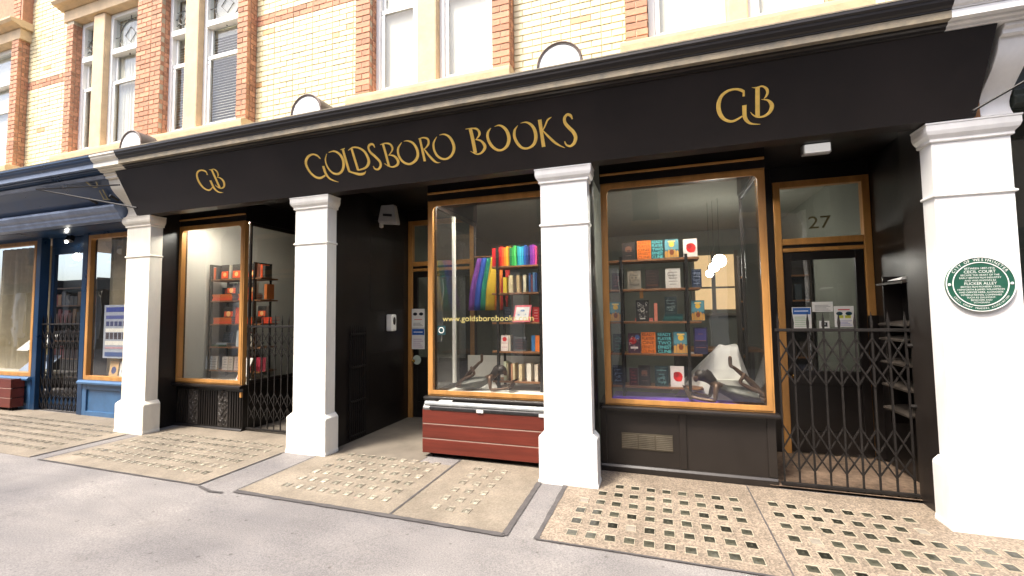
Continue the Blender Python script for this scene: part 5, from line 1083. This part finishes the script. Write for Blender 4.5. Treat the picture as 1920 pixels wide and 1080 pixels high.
# blue shop interior
for nm, x0, x1, y0, y1, z0, z1, M, lab in (('shop_floor', -14, -7.32, .62, 5, -.12, -.10, WOODF, 'floor of the blue shop'), ('shop_ceiling', -14, -7.32, .62, 5, 3.44, 3.5, mat('tan_ceiling', (.34, .25, .15), .8), 'tan ceiling of the blue shop'), ('wall_back', -14, -7.32, 4.9, 5, -.1, 3.44, mat('tan_wall', (.30, .21, .13), .8, var=.15), 'tan rear wall of the blue shop'), ('wall_partition', -7.44, -7.30, .63, 4.9, -.1, 3.44, mat('tan_wall', (.3, .21, .13)), 'right wall inside the blue shop')): room(nm, x0, x1, y0, y1, z0, z1, M, lab)
for x0, x1 in ((-9.3, -7.45), (-13.6, -10.75)): o = struct(B(x0, x1, .605, 1.25, .58, .66).build('window_bed', WBED)); o['label'] = 'display bed of the blue shop, ' + ('right' if x0 > -10 else 'left')
def curtain(x0, x1, y, z0, z1, lab, M):
    mb = MB(); mb.smooth = True; n = 70
    mb.rings([[(x0 + (x1 - x0) * k / n, y + .03 * math.sin(k * .8) + .012 * math.sin(k * 2.1), z) for k in range(n + 1)] for z in (z0, (z0 + z1) / 2, z1)], cap=False, close=False)
    o = mb.build('curtain', M, org=((x0 + x1) / 2, y, z0), sharp=80); o.modifiers.new('s', 'SOLIDIFY').thickness = .004; tag(o, lab, 'curtain')
curtain(-9.22, -7.5, .80, .663, 3.2, 'beige curtain behind the blue shop poster', mat('beige_curtain', (.60, .50, .32), .9, var=.1)); curtain(-13.5, -11.6, 1.2, .66, 3.2, 'pale curtain in the far left window', mat('pale_curtain', (.62, .54, .36), .9))
ps = thing('poster', (-8.6, .60, 1.3), 'white and blue lettered poster in the blue shop window', 'poster')
B(-8.98, -8.26, .60, .604, 1.02, 1.92).build('sheet', mat('pale_blue_poster', (.36, .39, .46), .6), ps)
for k, (c, a, b) in enumerate((((60, 74, 150), 1.80, 1.88), ((84, 92, 150), 1.68, 1.74), ((60, 66, 110), 1.56, 1.64), ((225, 222, 214), 1.46, 1.52), ((70, 62, 70), 1.34, 1.45), ((225, 222, 214), 1.24, 1.31), ((190, 150, 160), 1.18, 1.21), ((70, 90, 140), 1.05, 1.12))):
    if k in (4, 2):
        for q in range(6): B(-8.92 + q * .105, -8.84 + q * .105, .5975, .5995, a, b).build('print_block', bc(c), ps)
    else: B(-8.93, -8.31, .5975, .5995, a, b).build('print_block', bc(c), ps)
for k, (x, c) in enumerate(((-8.78, (206, 170, 120)), (-8.52, (228, 226, 222)))):
    book(x, .64, .662, .22, .30, .02, c, ('tan', 'white')[k] + ' booklet propped below the blue shop poster', art=[('disc', (60, 70, 120), .5, .5, .28)], lean=.1)
for k, (x, z, M) in enumerate(((-11.1, 1.12, PAPER), (-11.5, 1.10, PAPER), (-11.2, .72, mat('blue_grey_sheet', (.24, .30, .42), .6)))):
    t = thing('tilted_stand', (x, .8, z), ('white sheet on the right upper stand', 'white sheet on the left upper stand', 'blue-grey sheet on the lower stand')[k] + ' in the far left window', 'stand', 'tilted display stands')
    w_ = .36 if k < 2 else .75
    MB().rings([[(x - w_ / 2, .70, z), (x + w_ / 2, .70, z), (x + w_ / 2 + .05, .95, z + .28), (x - w_ / 2 + .05, .95, z + .28)], [(x - w_ / 2, .705, z - .008), (x + w_ / 2, .705, z - .008), (x + w_ / 2 + .05, .955, z + .272), (x - w_ / 2 + .05, .955, z + .272)]]).build('sheet', M, t)
    B(x - .02, x + .02, .83, .86, .662, z + .12).build('leg', IRON, t)
for k, (x, z) in enumerate(((-9.0, 2.92), (-8.55, 2.9), (-8.75, 2.45), (-8.65, 2.18))):
    t = thing('track_spotlight', (x, .85, z), ('left', 'right', 'upper middle', 'lowest')[k] + ' white spotlight in the blue shop window', 'spotlight', 'white spotlights')
    MB().tube([(x - .06, .85, z + .05), (x + .05, .80, z - .05)], [.05, .065], 12).build('head', PLAST, t); MB().tube([(x, .85, z + .03), (x, .85, 3.44)], .008, 6).build('stem', PLAST, t)
t = thing('globe_pendant', (-11.15, 1.3, 2.95), 'white globe lamp glowing in the far left window', 'lamp', 'globe pendants'); MB().ball((-11.15, 1.3, 2.95), .07).build('globe', GLOBE, t); MB().tube([(-11.15, 1.3, 3.0), (-11.15, 1.3, 3.44)], .006, 6).build('flex', IRON, t)
t = thing('door_spotlight', (-9.85, .55, 3.05), 'dark spotlight cluster glowing over the blue shop doorway', 'spotlight')
for dx in (0, .1): MB().tube([(-9.86 + dx, .52, 3.15), (-9.84 + dx, .48, 3.06)], [.035, .045], 10).build('head', DARKP, t)
MB().ball((-9.84, .475, 3.05), .03, .02, .02).build('bulb', GLOBE, t)
t = bookcase_far(-13.4, -11.7, 2.2, (.4, .8, 1.2, 1.6, 2.0, 2.4), 'bookcase of red and brown volumes inside the blue shop doorway')
for i, z in enumerate((.8, 1.2, 1.6, 2.0)):
    x = -13.36
    while x < -11.85:
        w_ = random.uniform(.09, .15); h = random.uniform(.2, .32); cn, c = random.choice((('red', (120, 30, 30)), ('brown', (70, 40, 30)), ('tan', (150, 110, 70)), ('charcoal', (40, 36, 44)), ('maroon', (90, 28, 26)))); kb = kb + 1 if x > -13.35 else 1
        tag(B(x, x + w_, 1.98, 2.02, z + .001, z + h).build('book', bc(c), org=(x + w_ / 2, 2.0, z)), f'{cn} book, {ORD[kb - 1]} from the left, on the {("lowest", "second", "third", "top")[i]} bookcase row inside the blue shop', 'book', 'books inside the blue shop'); x += w_ + .015

# ================================================================ RIGHT NEIGHBOUR
GRD = mat('dark_green_paint', (.030, .036, .028), .35, var=.2)
ns = thing('dark_shopfront', (4.2, .5, 0), 'dark green neighbouring shopfront at the right edge', 'shopfront')
cornice(ns, 2.752, 6.4, WHITE, WHITE, WHITE)
B(2.68, 6.4, .03, .5, 3.24, 3.76).build('fascia', GRD, ns)
MB().profx([(.02, 3.24), (-.05, 3.26), (-.06, 3.30), (-.03, 3.33), (-.04, 3.37), (.02, 3.40)], 2.68, 6).build('lower_moulding', GRD, ns, bevel=.004)
B(2.668, 2.74, .17, .55, -.05, 3.239).build('pilaster', BLACK, ns, bevel=.004)
B(2.741, 2.82, .30, .40, 0, 3.239).build('window_frame', mat('brown_frame', (.10, .055, .03), .5), ns); B(2.82, 6, .34, .346, .6, 3.1).build('pane', GLASS, ns); B(2.741, 6, .30, .50, 0, .6).build('stall_riser', GRD, ns); B(2.82, 6, .30, .42, 3.1, 3.239).build('head_board', GRD, ns)
room('wall_back', 2.7, 6.2, 2.4, 2.5, -.1, 3.79, mat('neighbour_wall', (.11, .12, .09), .9), 'rear wall of the right neighbour'); room('shop_ceiling', 2.7, 6.2, .5, 2.5, 3.77, 3.8, CEIL, 'ceiling of the right neighbour'); room('wall_partition', 6.0, 6.2, .3, 2.4, -.1, 3.76, INT, 'far wall of the right neighbour'); room('shop_floor', 2.7, 6.2, .5, 2.5, -.12, -.10, WOODF, 'floor of the right neighbour')

# ================================================================ OPPOSITE SIDE OF THE COURT (seen only in the glass)
OB = thing('opposite_building', (-3, -8.6, 0), 'brick building across the court, mirrored in the shop glass', 'building')
mb = MB(); mb.box(-50, 30, -9.4, -8.6, 3.6, 7.2); mb.build('wall', mat('opposite_brick', (.42, .33, .24), .85, var=.25, vscale=8, bump=.2), OB)
B(-50, 30, -9.4, -8.5, -.2, .7).build('stall_riser', DARKP, OB); B(-50, 30, -9.4, -8.45, 3.05, 3.599).build('fascia', mat('opposite_fascia', (.04, .055, .05), .4), OB); B(-50, 30, -9.4, -8.3, 7.201, 7.4).build('parapet', STONE, OB)
for k in range(25):
    x = -48 + k * 3.1
    B(x, x + .4, -8.75, -8.45, -.2, 3.049).build('pier', OFFWH, OB); B(x + .42, x + 3.08, -8.8, -8.75, .701, 3.049).build('shop_glass', mat('opposite_glass', (.03, .034, .033), .1), OB)
    B(x + .9, x + 1.7, -8.63, -8.59, 4.5, 6.4).build('window', mat('opposite_pane', (.05, .06, .07), .08), OB); B(x + .84, x + 1.76, -8.62, -8.56, 4.36, 4.49).build('window_sill', STONE, OB); B(x + .84, x + 1.76, -8.62, -8.575, 6.401, 6.55).build('window_head', SASH, OB)
